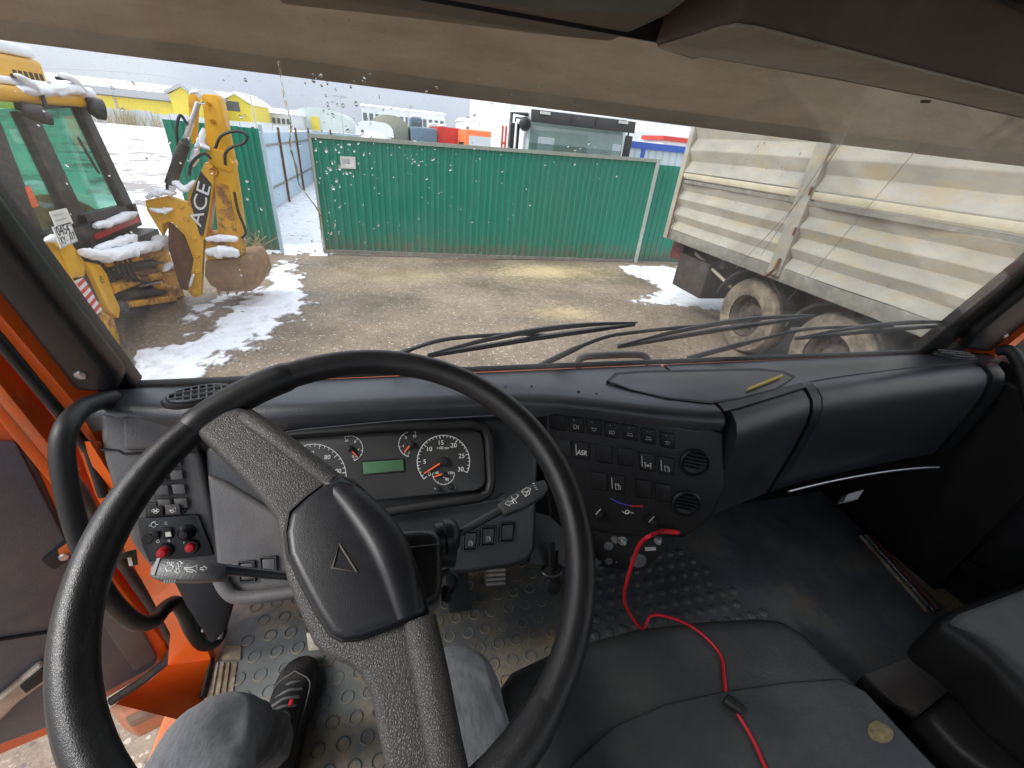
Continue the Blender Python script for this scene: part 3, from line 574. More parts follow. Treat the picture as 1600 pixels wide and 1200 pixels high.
hall('building', 'far white flat block behind the hangar', 140, 565, 695, 172, 190, 5, 20, 'farwhite', 'snow', windows=14)
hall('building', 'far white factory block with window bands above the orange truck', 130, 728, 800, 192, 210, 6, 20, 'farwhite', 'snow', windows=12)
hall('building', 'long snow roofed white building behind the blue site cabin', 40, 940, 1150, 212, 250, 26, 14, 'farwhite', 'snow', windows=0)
# poles and the overhead line
for (px, pt, y) in ((638, 168, 90), (535, 150, 100), (398, 150, 75)):
    P = YP(y); b = P.at(px, 190); h = P.at(px, pt).z; t = thing('utility_pole', {638: 'thin dark pole beside the white blocks', 535: 'lattice topped pole above the arched hangar', 398: 'thin pole by the yellow gable'}[px], 'pole', (b.x, y, 0))
    MB().cyl((b.x, y, 0), (b.x, y, h), 0.12, 0.08, 6).obj('shaft', M['roofgrey'], t)
    if px == 535: MB().box((b.x - 1.3, y - 0.1, h - 0.3), (b.x + 1.3, y + 0.1, h)).obj('crossarm', M['roofgrey'], t)
P60 = YP(60.0)
wp = smooth_path([P60.at(-120, 96), P60.at(75, 106), P60.at(240, 117), P60.at(345, 140), P60.at(450, 165)], 8)
o = MB().tube(wp, 0.035, 5).obj('overhead_wire', M['roofgrey']); tag(o, 'thin overhead wire sagging across the grey sky', 'wire')

# ------------------------------------------------------------------ vehicles behind the fence
def wheel(parent, c, ax, r, w, tm='tyreb', rm='rimmetal', n=28):
    c = V(c); ax = V(ax).normalized()
    t = MB().lathe([(r * .56, -w * .5), (r * .80, -w * .52), (r * .95, -w * .46), (r, -w * .3), (r, w * .3), (r * .95, w * .46), (r * .80, w * .52), (r * .56, w * .5)], c, ax, n, False).obj('wheel', M[tm], parent)
    MB().lathe([(r * .57, w * .40), (r * .54, w * .47), (r * .50, w * .42), (r * .46, w * .12), (r * .30, w * .05), (r * .22, w * .20), (r * .20, w * .34), (r * .02, w * .36)], c, ax, n, False).obj('rim', M[rm], t)
    x = ax.orthogonal().normalized(); y = ax.cross(x)
    mb = MB()
    for k in range(10):
        p = c + (x * math.cos(k * .6283) + y * math.sin(k * .6283)) * r * .36; mb.cyl(p + ax * w * .04, p + ax * w * .16, 0.016, None, 6)
    mb.obj('wheel_nuts', M[rm], t)
    return t
def tractor_cab():
    y = 11.9; P = YP(y)
    def q(a, b, yy=None): return (YP(yy) if yy else P).at(a, b)
    x0, x1 = q(822, 230).x, q(975, 240).x; t = thing('lorry', 'white lorry with black visor and tinted windscreen behind the green gate', 'lorry', ((x0 + x1) / 2, y, 0))
    ztop = q(895, 178).z; zws = q(890, 200).z; zb_ = q(890, 246).z
    MB().box((x0, y + 0.06, 0.9), (x1, y + 2.1, ztop + 0.02)).obj('cab', M['truckwhite'], t, 0.06)
    MB().prism([(x0 + .03, y + 0.05, ztop), (x1 - .03, y + 0.05, ztop), (x1 - .1, y + 0.6, ztop + 0.7), (x0 + .1, y + 0.6, ztop + 0.7)], (0, 1.4, 0)).obj('roof_deflector', M['truckwhite'], t, 0.05)
    # drop sun visor
    MB().prism([(x0 - .02, y - .34, zws + .03), (x1 + .02, y - .34, zws + .03), (x1 + .02, y - .30, ztop - .02), (x0 - .02, y - .30, ztop - .02)], (0, 0.09, 0)).obj('sun_visor', M['truckblack'], t, 0.02)
    for u in (.1, .86): MB().box((x0 + (x1 - x0) * u - .1, y - .37, ztop - .10), (x0 + (x1 - x0) * u + .15, y - .34, ztop - .04)).obj('marker_lamp', M['lens'], t)
    for u in (.36, .60): MB().box((x0 + (x1 - x0) * u, y - .36, zws + .08), (x0 + (x1 - x0) * u + .05, y - .34, ztop - .03)).obj('visor_clip', M['chassis'], t)
    MB().prism([(x0 + .05, y - .02, zb_ - .5), (x1 - .05, y - .02, zb_ - .5), (x1 - .1, y + .06, zws + .05), (x0 + .1, y + .06, zws + .05)], (0, 0.03, 0)).obj('windscreen', M['truckglass'], t)
    MB().box((x0 + .1, y + .065, zb_ - .5), (x1 - .1, y + .08, zws + .1)).obj('cab_interior', M['cabglass'], t)
    MB().box((x0 + .3, y + .03, zb_ + .02), (x0 + .75, y + .045, zb_ + .4)).obj('sun_blind', M['cabinwhite'], t); MB().box((x1 - .35, y + .03, zb_ - .1), (x1 - .12, y + .045, zws - .25)).obj('sun_blind', M['cabinwhite'], t)
    MB().box((x0, y + .02, .5), (x1, y + .055, zb_ - .52)).obj('grille', M['truckblack'], t, 0.02)
    for sx in (-1, 1):
        xe = x0 - .28 if sx < 0 else x1 + .12
        m_ = MB().box((xe - .11, y + .1, zb_ - .15), (xe + .11, y + .32, zws - .02)).obj('mirror', M['truckblack'], t, 0.03)
        MB().tube([(x0 if sx < 0 else x1, y + .2, zws + .1), (xe, y + .2, zws + .1), (xe, y + .2, zws - .1)], .025, 6).obj('mirror_arm', M['truckblack'], m_)
    xe = x0 - .42
    MB().tube([(x0, y + .1, ztop - .12), (xe, y + .1, ztop - .12), (xe, y + .1, zb_ - .3)], .045, 8).obj('mirror_frame', M['truckblack'], t)
    MB().tube([(x0 - .1, y + .05, ztop - .3), (xe + .13, y + .05, ztop - .3), (xe + .13, y + .05, zb_ - .3)], .03, 8).obj('mirror_frame', M['truckwhite'], t)
    MB().ball((x0 - .08, y, zws - .02), (.16, .08, .16)).obj('kerb_mirror', M['truckblack'], t)
    for sx in (x0 + .15, x1 - .15): wheel(t, (sx, y + 1.2, .5), (1 if sx > 3 else -1, 0, 0), .5, .3)
    b = thing('box_trailer', 'tall white box trailer standing behind the white lorry', 'trailer', (x0, y + 2.6, 0))
    bx0, bx1 = YP(y + 2.6).at(797, 160).x, YP(y + 2.6).at(972, 165).x
    MB().box((bx0, y + 2.6, 1.0), (bx1, y + 10, 4.2)).obj('box', M['truckwhite'], b, .03)
    MB().box((bx0 + .2, y + 2.7, .7), (bx1 - .2, y + 9.8, .995)).obj('chassis', M['chassis'], b)
    for k in range(2): wheel(b, (bx0 + .2, y + 7 + k * 1.3, .5), (-1, 0, 0), .5, .3); wheel(b, (bx1 - .2, y + 7 + k * 1.3, .5), (1, 0, 0), .5, .3)
tractor_cab()
def parked_truck(name, label, y, x0p, x1p, topp, m, kind='cab', cat='truck', zbase=1.0):
    P = YP(y); a, b = P.at(x0p, topp), P.at(x1p, topp); z = (a.z + b.z) / 2; w_ = b.x - a.x
    t = thing(name, label, cat, ((a.x + b.x) / 2, y, 0), 'lorries parked behind the green gate' if kind == 'cab' else None)
    if kind == 'cab':
        MB().box((a.x, y, zbase), (b.x, y + 1.9, z)).obj('cab', M[m], t, .08)
        g = MB().box((a.x + w_ * .12, y - .03, z - (z - zbase) * .45), (b.x - w_ * .12, y - .004, z - .18)).obj('windscreen', M['farwall' if m == 'orangefar' else 'cabglass'], t)
        MB().box((a.x - .22, y - .05, z - 1.0), (a.x - .05, y + .02, z - .4)).obj('mirror', M['truckblack'], t); MB().box((b.x + .05, y - .05, z - 1.0), (b.x + .22, y + .02, z - .4)).obj('mirror', M['truckblack'], t)
        MB().box((a.x + .05, y - .04, .5), (b.x - .05, y - .004, zbase + .3)).obj('bumper', M['truckblack'], t)
        MB().box((a.x + .1, y + 2.0, .8), (b.x - .1, y + 6, z - .3)).obj('body', M['chassis'], t)
        if m != 'orangefar': MB().box((a.x + .05, y + .1, z + .002), (b.x - .05, y + 1.8, z + .10)).obj('roof_snow', M['snow'], t, .04)
        else: MB().box((a.x - .75, y + 2.0, .8), (b.x - .3, y + 6, z + .02)).obj('box_body', M['redpaint'], t)
    elif kind == 'canvas':
        z1 = z; zz_ = z - (z - 1.1) * .55
        arc = [(a.x, y, zz_)] + [(a.x + w_ * (.5 + .49 * u), y, zz_ + (z1 - zz_) * (1 - .30 * abs(u) ** 3)) for u in (-1, -.85, -.6, -.3, 0, .3, .6, .85, 1)] + [(b.x, y, zz_)]
        MB().prism(arc, (0, 4.5, 0)).obj('canopy', M['canvas'], t, .05)
        MB().box((a.x - .03, y - .03, 1.1), (b.x + .03, y + 4.5, zz_ - .01)).obj('bed', M['bluesteel'], t)
        MB().box((b.x + .06, y - .8, 1.1), (b.x + 1.0, y + 1.4, z1 - .3)).obj('cab', M['bluesteel'], t, .1)
    elif kind == 'van':
        MB().loft([[(a.x + w_ * .5 + (w_ * .5 * s_) * math.copysign(abs(math.cos(k * math.pi / 8)) ** .5, math.cos(k * math.pi / 8)), y + dy, .5 + (z - .5) * s2 * (max(0, math.sin(k * math.pi / 8)) ** .5)) for k in range(9)] for dy, s_, s2 in ((0, .8, .82), (.3, .95, .98), (3, 1, 1), (4, .95, .95))], True).obj('body', M['truckwhite'], t)
        MB().loft([[(a.x + w_ * .5 + w_ * .48 * math.copysign(abs(math.cos(k * math.pi / 8)) ** .6, math.cos(k * math.pi / 8)), y + dy, z - .30 + .38 * math.sin(k * math.pi / 8) ** .6) for k in range(9)] for dy in (0.2, .6, 3.2, 3.8)], True).obj('roof_snow', M['snow'], t)
    for sx in (a.x + .15, b.x - .15): wheel(t, (sx, y + 1.0, .48), (1 if sx > (a.x + b.x) / 2 else -1, 0, 0), .48, .28, n=14)
    return t
parked_truck('van', 'white van under a thick cap of snow just behind the green gate', 15, 552, 616, 194, 'truckwhite', 'van', 'van')
parked_truck('army_truck', 'army truck with khaki canvas canopy and blue grey sides', 19, 577, 638, 179, 'canvas', 'canvas')
parked_truck('lorry', 'dark lorry cab with white roof edge behind the canvas truck', 22, 641, 660, 184, 'bluesteel')
parked_truck('lorry', 'dull grey lorry beside the dark one', 24, 672, 690, 196, 'roofgrey')
parked_truck('lorry', 'grey brown lorry seen head on left of the green container', 22, 688, 700, 198, 'canvas')
parked_truck('lorry', 'bright orange red lorry with a pale windscreen behind the gate', 17, 727, 776, 204, 'orangefar')
gb = thing('container', 'small dark green container between parked lorries', 'container', tuple(YP(21).at(710, 220)))
a, b = YP(21).at(701, 206), YP(21).at(721, 206); MB().box((a.x, 21, 0.1), (b.x, 24, a.z)).obj('box', M['green'], gb, .02); MB().box((a.x - .03, 20.97, a.z), (b.x + .03, 24.03, a.z + .12)).obj('roof', M['roofgrey'], gb)
rb = thing('ladder_rack', 'red upright frame beside the white lorry', 'frame', tuple(YP(13.5).at(789, 220)))
a, b = YP(13.5).at(785, 196), YP(13.5).at(792, 196)
for x in (a.x, b.x - .03): MB().box((x, 13.5, 0), (x + .05, 13.56, a.z)).obj('post', M['redpaint'], rb)
for k in range(8): MB().box((a.x + .05, 13.51, .4 + k * .28), (b.x - .03, 13.55, .46 + k * .28)).obj('rung', M['redpaint'], rb)
# blue and white site cabin
cb = thing('site_cabin', 'white ribbed site cabin with bright blue frame behind the fence', 'cabin', tuple(YP(13.2).at(1020, 240)))
P = YP(13.2); a, b = P.at(978, 222), P.at(1110, 231); z = (a.z + b.z) / 2
MB().box((a.x, 13.2, .1), (b.x + 2, 15.6, z)).obj('wall', M['cabinwhite'], cb)
MB().box((a.x - .02, 13.15, z - .17), (b.x + 2.02, 15.62, z + .0)).obj('roof_beam', M['cabinblue'], cb)
xp = P.at(1001, 240).x; MB().box((xp, 13.16, .1), (xp + .12, 13.195, z - .18)).obj('post', M['cabinblue'], cb)
for k in range(16): MB().box((a.x + .1 + k * .24, 13.18, .15), (a.x + .16 + k * .24, 13.199, z - .18)).obj('wall_rib', M['farwall'], cb)
rr = thing('trailer_roof', 'short red roof edge showing above the blue site cabin', 'roof', tuple(YP(20).at(1060, 217)))
a, b = YP(20).at(1037, 212), YP(20).at(1110, 222); MB().box((a.x, 20, a.z - .18), (b.x, 22, a.z)).obj('edge', M['redpaint'], rr); MB().box((a.x + .1, 20.1, 0), (b.x - .1, 21.9, a.z - .19)).obj('wall', M['farwhite'], rr)
# ------------------------------------------------------------------ the grain trailer on the right
def grain_trailer():
    X = 4.75; P = XP(X)
    P = Plane((X, 0, 0), (-1, 0, 0))
    yf = (P.at(1047, 362).y + P.at(1085, 182).y) / 2
    zbot = P.at(1047, 362).z; zmid = (P.at(1065, 268).z + P.at(1590, 370).z) / 2
    ypost = (P.at(1212, 425).y + P.at(1297, 205).y) / 2; ztop = 3.55; yr = ypost - (yf - ypost) * 2.0
    t = thing('grain_trailer', 'dirty cream ribbed steel grain trailer parked on the right', 'trailer', (X + 1.2, ypost, 0))
    yp2 = ypost - (yf - ypost)
    def ribbed(name, y0, y1, z0, z1, nrib, dent):
        prof = []
        hgt = (z1 - z0) / nrib
        for k in range(nrib):
            for u, dd in ((0.0, 0.0), (0.05, 0.0), (0.50, .075), (0.53, .075), (0.96, .0)): prof.append((z0 + (k + u) * hgt, dd))
        prof.append((z1, 0.0)); ny = 34; vs = []; fs = []; n = len(prof)
        for j in range(ny + 1):
            y = y0 + (y1 - y0) * j / ny
            for z, dd in prof:
                e = min(1, min(j, ny - j) / 2.0)
                dx = dent * e * (mnoise.noise((y * 1.3, z * 2.1, 2.2)) + .5 * mnoise.noise((y * 3.1, z * 4.2, 7)))
                dz = dent * e * .5 * mnoise.noise((y * 1.1, z * 1.5, 11.2))
                vs.append((X + dd + dx, y, z + dz))
        fs = [(j * n + i, j * n + i + 1, (j + 1) * n + i + 1, (j + 1) * n + i) for j in range(ny) for i in range(n - 1)]
        o = MB().add(vs, fs).obj(name, M['trailer'], t); return o
    for (y0, y1, dn) in ((ypost + .10, yf - .05, .012), (yp2 + .10, ypost - .10, .032), (yr, yp2 - .10, .02)):
        ribbed('side_panel', y0, y1, zmid + .06, ztop, 4, dn); ribbed('side_panel', y0, y1, zbot + .05, zmid - .10, 3, dn)
    for y in (ypost, yp2): MB().box((X - .035, y - .10, zbot - .06), (X + .06, y + .10, ztop)).obj('post', M['trailer'], t, .012)
    MB().box((X - .03, yf - .05, zbot - .12), (X + .08, yf + .06, ztop)).obj('post', M['trailer'], t, .012)
    MB().box((X - .045, yf - .11, zbot - .10), (X - .032, yf - .09, zmid)).obj('latch_rod', M['rust'], t)
    for a, b in ((ypost + .101, yf - .051), (yp2 + .101, ypost - .101), (yr, yp2 - .101)):
        MB().box((X - .012, a, zmid - .035), (X + .05, b, zmid + .045)).obj('side_rail', M['trailerrail'], t, .01)
        MB().box((X - .015, a, zmid - .10), (X + .05, b, zmid - .055)).obj('hinge_strip', M['trailerbeam'], t)
    for y in (ypost, yp2):
        MB().tube([(X - .06, y - .05, zbot + .16), (X - .10, y - .07, zbot + .02), (X - .07, y + .05, zbot - .10)], .018, 6).obj('latch', M['rust'], t)
        for z, s_ in ((zbot + .45, .03), (zbot + .9, .025)): MB().box((X - .048, y - .1, z), (X - .036, y - .072, z + .09)).obj('hinge', M['rust'], t)
    MB().box((X + .0, yr, zbot - .12), (X + .12, yf - .055, zbot + .045)).obj('sill_beam', M['trailerbeam'], t, .01)
    MB().box((X + .13, yr, zbot + .01), (X + 2.4, yf, zbot + .04)).obj('bed_floor', M['chassis'], t)
    MB().box((X + .09, yf + .01, zbot), (X + 2.4, yf + .06, ztop)).obj('front_board', M['trailer'], t)
    MB().box((X + 2.36, yr, zbot + .05), (X + 2.42, yf, ztop)).obj('side_panel', M['trailer'], t)
    # running gear
    for x in (X + .75, X + 1.55): MB().box((x, yr, zbot - .5), (x + .12, yf + .3, zbot - .16)).obj('chassis_beam', M['chassisred'], t)
    for k in range(4): MB().box((X + .2, yf - .3 - k * 1.1, zbot - .30), (X + .74, yf - .2 - k * 1.1, zbot - .13)).obj('outrigger', M['chassis'], t)
    MB().box((X + .25, yf - .25, zbot - .48), (X + .7, yf + .12, zbot - .14)).obj('tool_box', M['chassisred'], t, .02)
    Pw = Plane((X + .15, 0, 0), (-1, 0, 0))
    a = Pw.at(1050, 425); b = Pw.at(1110, 468)
    MB().box((X + .2, a.y - .85, .42), (X + .75, a.y - .02, 1.0)).obj('battery_box', M['chassis'], t, .02)
    MB().tube([(X + .3, a.y - .3, 1.05), (X + .25, a.y - 1.4, .8)], .025, 6).obj('strut', M['trailerrail'], t)
    # axles
    wy = [Pw.at(1163, 492).y, Pw.at(1288, 560).y]
    for y in wy:
        wheel(t, (X + .33, y, .54), (-1, 0, 0), .54, .34, 'tyre'); wheel(t, (X + 2.05, y, .54), (1, 0, 0), .54, .34, 'tyre')
        MB().cyl((X + .5, y, .54), (X + 1.9, y, .54), .08).obj('axle', M['chassis'], t)
        g = []
        for k in range(13):
            th = rad(12 + k * 13); g.append((y + .68 * math.cos(th), .54 + .66 * math.sin(th)))
        g2 = [(y + (p - y) * .95, .54 + (q - .54) * .95) for p, q in g]
        MB().prism([(X + .12, p, q) for p, q in g] + [(X + .12, p, q) for p, q in reversed(g2)], (.42, 0, 0)).obj('mudguard', M['tyreb'], t)
    return t
grain_trailer()

# ------------------------------------------------------------------ the yellow backhoe loader on the left
def text_on(name, body, pl, x, y, h, m, parent, ang=(1, 0), w=None): return text(name, body, pl, x, y, h, m, parent, 0.003, ang, w)
def snow_lump(path, r, sq, label):
    """pillow of snow lying along a path"""
    P = smooth_path(path, 10); n = len(P)
    R = [r * (0.12 + 0.95 * math.sin(math.pi * (i + .3) / (n - .4)) ** .45) for i in range(n)]
    mb = MB().tube(P, R, 18, sq=sq)
    c = [sum((p for p in P), V()) / n]
    for i, v in enumerate(mb.v):
        a = P[min(n - 1, i // 18)]; d_ = v - a
        k = 1 + .42 * mnoise.fractal((v.x * 6, v.y * 6, v.z * 6), .9, 2.1, 4) + .25 * mnoise.noise((a.x * 5, a.y * 5, a.z * 5))
        v.xyz = a + d_ * max(.3, k + .22 * mnoise.fractal((v.x * 22, v.y * 22, v.z * 22), .8, 2.1, 3)) + V((0, 0, -.25 * r if d_.z < 0 and mnoise.noise((a.x * 9, a.y * 9, 3)) > .15 else 0))
    o = mb.obj('snow', M['snow']); return tag(o, label, None, None, 'stuff')
def backhoe():
    S = lambda y: YP(y)
    R1 = Plane((-3.1, 0, 0), (1, 0, 0)); RC = Plane((-3.32, 0, 0), (1, 0, 0))
    t = thing('backhoe_loader', 'yellow backhoe loader dusted with snow, digging arm folded up behind', 'excavator', (-4.2, 6.2, 0))
    # --- cab: roof, posts, panes
    z_r = RC.at(150, 149).z; yN, yF = 4.75, RC.at(150, 158).y
    roof = MB().box((-5.1, yN, z_r - .13), (-3.25, yF + .05, z_r)).obj('roof', M['yellow'], t, .05, 3)
    hx = -3.45; H_ = Plane((hx, 0, 0), (1, 0, 0)); z0, z1 = H_.at(70, 124).z, H_.at(50, 92).z; yh = H_.at(72, 115).y
    hood = MB().box((-4.9, yN + .2, z_r + .005), (hx, yh, z1)).obj('roof_box', M['yellow'], t, .05, 3)
    for k in range(6):
        yk = yh - .12 - k * .075; MB().box((hx - .01, yk, z_r + .05), (hx + .004, yk + .045, z1 - .12)).obj('slot', M['ink'], hood)
    g = lambda x, y, o=0: RC.at(x, y, o)
    # rear posts lean with the glass: lower ends nearer to us
    def post(name, a, b, wpx, m='machine', th=.09):
        return MB().prism([g(a[0] - wpx / 2, a[1]), g(a[0] + wpx / 2, a[1]), g(b[0] + wpx / 2, b[1]), g(b[0] - wpx / 2, b[1])], (-th, 0, 0)).obj(name, M[m], t, .012)
    post('cab_post', (128, 163), (209, 336), 14); post('cab_post', (45, 175), (128, 352), 26); post('cab_post', (-12, 180), (62, 372), 20)
    post('window_wiper', (123, 214), (157, 272), 3, th=.02)
    MB().prism([g(40, 158), g(132, 152), g(136, 166), g(44, 174)], (-.1, 0, 0)).obj('window_frame', M['machine'], t)
    MB().prism([g(120, 338), g(212, 318), g(216, 330), g(122, 352)], (-.1, 0, 0)).obj('window_frame', M['machine'], t)
    MB().prism([g(-12, 172, -.045), g(133, 162, -.045), g(213, 330, -.045), g(60, 372, -.045)], (-.01, 0, 0)).obj('rear_window', M['cabclear'], t)
    cabh = MB(); cabh.box((-5.0, yN + .06, .95), (-4.93, yF, z_r - .14))
    for y in (yN + .1, yF - .1): cabh.box((-5.0, y - .05, .9), (-4.9, y + .05, z_r - .13))
    MB().box((-5.02, yN + .1, z_r - .4), (-4.93, yF - .05, z_r - .14)).obj('cab_frame', M['machine'], t)
    for y in (yN + .1, yF - .05): MB().box((-5.02, y - .05, .9), (-4.9, y + .05, z_r - .13)).obj('cab_post', M['machine'], t)
    MB().box((-4.95, yN + .1, .8), (-3.5, yF - .02, 1.0)).obj('cab_floor', M['machine'], t)
    MB().prism([(-4.96, yN + .15, 1.0), (-4.96, yF - .1, 1.0), (-4.96, yF - .1, z_r - .4), (-4.96, yN + .15, z_r - .4)], (.01, 0, 0)).obj('front_window', M['cabclear'], t)
    MB().prism([(-4.9, yF, 1.0), (-3.5, yF, 1.0), (-3.5, yF, z_r - .14), (-4.9, yF, z_r - .14)], (0, .01, 0)).obj('side_window', M['cabclear'], t)
    seat = MB().box((-4.35, 5.55, 1.0), (-3.8, 6.1, 1.35)).obj('seat', M['rubber'], t, .05)
    MB().prism([(-4.3, 5.5, 1.3), (-4.3, 6.15, 1.3), (-4.3, 6.1, 2.0), (-4.3, 5.55, 2.0)], (-.14, 0, 0)).obj('seat_back', M['rubber'], seat, .06)
    dash = MB().box((-3.75, 5.2, .95), (-3.42, yF - .15, 1.2)).obj('control_console', M['machine'], t, .03)
    for k in range(4): MB().tube([(-3.6, 5.6 + k * .25, 1.2), (-3.66, 5.6 + k * .25, 1.45)], [.012, .022], 6).obj('lever', M['rubber'], dash)
    MB().prism([g(40, 292, .01), g(48, 291, .01), g(62, 322, .01), g(52, 325, .01)], (-.03, 0, 0)).obj('door_handle', M['orangebottle'], t, .008)
    # lower rear skin under the window
    MB().prism([g(-20, 380), g(122, 354), g(217, 331), g(224, 352), g(150, 386), g(-10, 420)], (-.25, 0, 0)).obj('rear_skin', M['machine'], t, .02)
    rs = MB().prism([g(148, 366, .012), g(216, 338, .012), g(219, 346, .012), g(151, 375, .012)], (-.03, 0, 0)).obj('red_stripe', M['red'], t)
    # lamps
    for (x, y, r) in ((152, 170, 8), (54, 176, 8), (69, 184, 6)):
        c = g(x, y, .12); rr = (g(x + r, y, .12) - c).length
        l = MB().lathe([(rr * .6, -.08), (rr, -.02), (rr, .05), (rr * .9, .05), (rr * .85, .035), (.001, .04)], c, (.8, .75, -.15), 14).obj('work_lamp', M['truckblack'], t)
        MB().lathe([(rr * .84, .042), (.001, .055)], c, (.8, .75, -.15), 14).obj('lens', M['lens'], l)
        MB().cyl(c, c + V((-.14, 0, .12)), .014, None, 6).obj('bracket', M['machine'], l)
    MB().tube(smooth_path([RC.at(18, 118, .02), RC.at(40, 124, .05), RC.at(62, 140, .08), RC.at(72, 168, .1)]), .018, 6).obj('cable', M['rubber'], t)
    MB().tube(smooth_path([RC.at(88, 122, .02), RC.at(110, 125, .05), RC.at(128, 142, .08), RC.at(140, 160, .1)]), .018, 6).obj('cable', M['rubber'], t)
    # number plate and the pale board above it
    PP = Plane((-3.0, 0, 0), (1, 0, 0))
    pl = MB().prism([PP.at(83, 355), PP.at(110, 347), PP.at(122, 377), PP.at(96, 388)], (-.012, 0, 0)).obj('number_plate', M['plate'], t)
    text_on('lettering', '0454', PP, 99, 360, 9, M['ink'], pl, (27, -8), 20); text_on('lettering', 'XY', PP, 99, 376.5, 8, M['ink'], pl, (27, -8), 9); text_on('lettering', '07', PP, 113.5, 369, 7, M['ink'], pl, (27, -8), 8)
    stroke('plate_border', [[(84.5, 355.5), (109.3, 348.3), (120.5, 376.5), (96.5, 386.5), (84.5, 355.5)], [(108.5, 366), (111.5, 379.5)]], PP, .0035, M['ink'], pl)
    MB().prism([PP.at(78, 331), PP.at(104, 325), PP.at(115, 349), PP.at(88, 354)], (-.01, 0, 0)).obj('marker_board', M['lens'], t)
    PB = Plane((-2.995, 0, 0), (1, 0, 0))
    stroke('board_mark', [[(84, 336), (100, 332)], [(88, 344), (104, 340)]], PB, .01, M['roofgrey'], pl)
    # --- rear frame with its stabiliser legs
    q = lambda x, y, o=0: R1.at(x, y, o)
    leg = MB().prism([q(55, 381), q(87, 379), q(105, 420), q(140, 470), q(178, 497), q(190, 538), q(172, 547), q(120, 480), q(60, 395)], (-.22, 0, 0)).obj('stabiliser_leg', M['yellow'], t, .02)
    MB().prism([q(92, 385, .01), q(112, 378, .01), q(134, 410, .01), q(134, 432, .01), q(112, 436, .01)], (-.2, 0, 0)).obj('leg_guide', M['yellow'], leg, .02)
    sb = MB().prism([q(119, 439, .02), q(131, 434, .02), q(160, 484, .02), q(147, 495, .02)], (-.02, 0, 0)).obj('warning_board', M['plate'], leg)
    for k in range(5):
        a, b = k / 5 + .03, k / 5 + .12; A0, A1, B0, B1 = V((119, 439)), V((147, 495)), V((131, 434)), V((160, 484))
        u = [A0.lerp(A1, a + .05), A0.lerp(A1, min(1, b + .05)), B0.lerp(B1, b - .02), B0.lerp(B1, max(0, a - .02))]
        MB().prism([q(p.x, p.y, .024) for p in u], (-.004, 0, 0)).obj('red_stripe', M['redpaint'], sb)
    MB().prism([q(158, 486, .03), q(180, 498, .03), q(188, 530, .03), q(176, 540, .03), q(150, 500, .03)], (-.1, 0, 0)).obj('leg_foot', M['yellowrust'], leg, .02)
    gd = MB().prism([q(134, 408, .03), q(157, 413, .03), q(168, 428, .03), q(180, 462, .03), q(189, 480, .03), q(187, 498, .03), q(170, 484, .03), q(139, 416, .03)], (-.24, 0, 0)).obj('frame_post', M['yellow'], t, .02)
    PG = R1.sh(.034); text_on('lettering', 'ACE', PG, 159, 437, 8, M['ink'], gd, (4, 9.5), 13)
    MB().lathe([(.001, .05), (.06, .05), (.09, 0)], q(190, 480, -.02), (1, 0, 0), 16).obj('frame_pin', M['machine'], gd)
    MB().prism([q(167, 407, .02), q(257, 388, .02), q(263, 398, .02), q(171, 418, .02)], (-.28, 0, 0)).obj('frame_beam', M['yellowrust'], t, .02)
    MB().prism([q(193, 473, .02), q(272, 461, .02), q(280, 470, .02), q(200, 482, .02)], (-.24, 0, 0)).obj('frame_beam', M['yellowrust'], t, .02)
    MB().prism([q(240, 396, .01), q(262, 388, .01), q(290, 462, .01), q(268, 470, .01)], (-.2, 0, 0)).obj('frame_post', M['yellowrust'], t, .02)
    MB().prism([q(162, 415, -.12), q(250, 400, -.12), q(275, 465, -.12), q(196, 478, -.12)], (-.4, 0, 0)).obj('counter_body', M['machine'], t, .02)
    for (a, b, c, d, m_) in (((168, 420), (250, 410), .045, .03, 'machine'), ((172, 452), (212, 437), .06, .05, 'yellowrust'), ((180, 446), (270, 428), .05, .02, 'rust'), ((194, 462), (262, 452), .05, .02, 'machine'), ((200, 430), (262, 420), .035, .03, 'rust'), ((232, 434), (272, 425), .05, .04, 'yellowrust'), ((245, 446), (275, 452), .05, .05, 'yellowrust')):
        MB().cyl(q(*a, d - .06), q(*b, d - .06), c, None, 10).obj('hydraulic_block', M[m_], t)
    MB().cyl(q(219, 447, .04), q(252, 441, .04), .012, None, 8).obj('piston_rod', M['steel'], t)
    for k in range(4): MB().tube(smooth_path([q(178 + 8 * k, 402, .06), q(186 + 9 * k, 425 + 3 * k, .1), q(200 + 10 * k, 440, .04)]), .016, 6).obj('hose', M['rubber'], t)
    MB().prism([(-3.12, 5.0, .55), (-3.12, 7.1, .55), (-3.12, 7.1, 1.0), (-3.12, 5.0, 1.0)], (-1.9, 0, 0)).obj('chassis', M['machine'], t, .03)
    for y, s_ in ((5.0, -1), (7.0, 1)): wheel(t, (-4.2, y, .68), (0, s_, 0), .68, .4)
    for y, s_ in ((5.1, -1), (6.9, 1)): wheel(t, (-6.4, y, .5), (0, s_, 0), .5, .3)
    MB().box((-7.1, 5.4, .7), (-5.05, 6.7, 1.5)).obj('bonnet', M['yellow'], t, .06)
    # --- swing casting, boom, dipper, bucket: all in the plane of the folded arm
    A = S(6.62); dn = (0, .34, 0)
    d = lambda x, y, o=0: A.at(x, y, o)
    sw = MB().prism([d(226, 313), d(262, 306), d(292, 316), d(301, 326), d(318, 379), d(314, 463), d(303, 466), d(293, 457), d(302, 405), d(288, 368), d(266, 346), d(253, 350), d(254, 370), d(229, 329)], (0, .09, 0)).obj('swing_post', M['yellow'], t, .015)
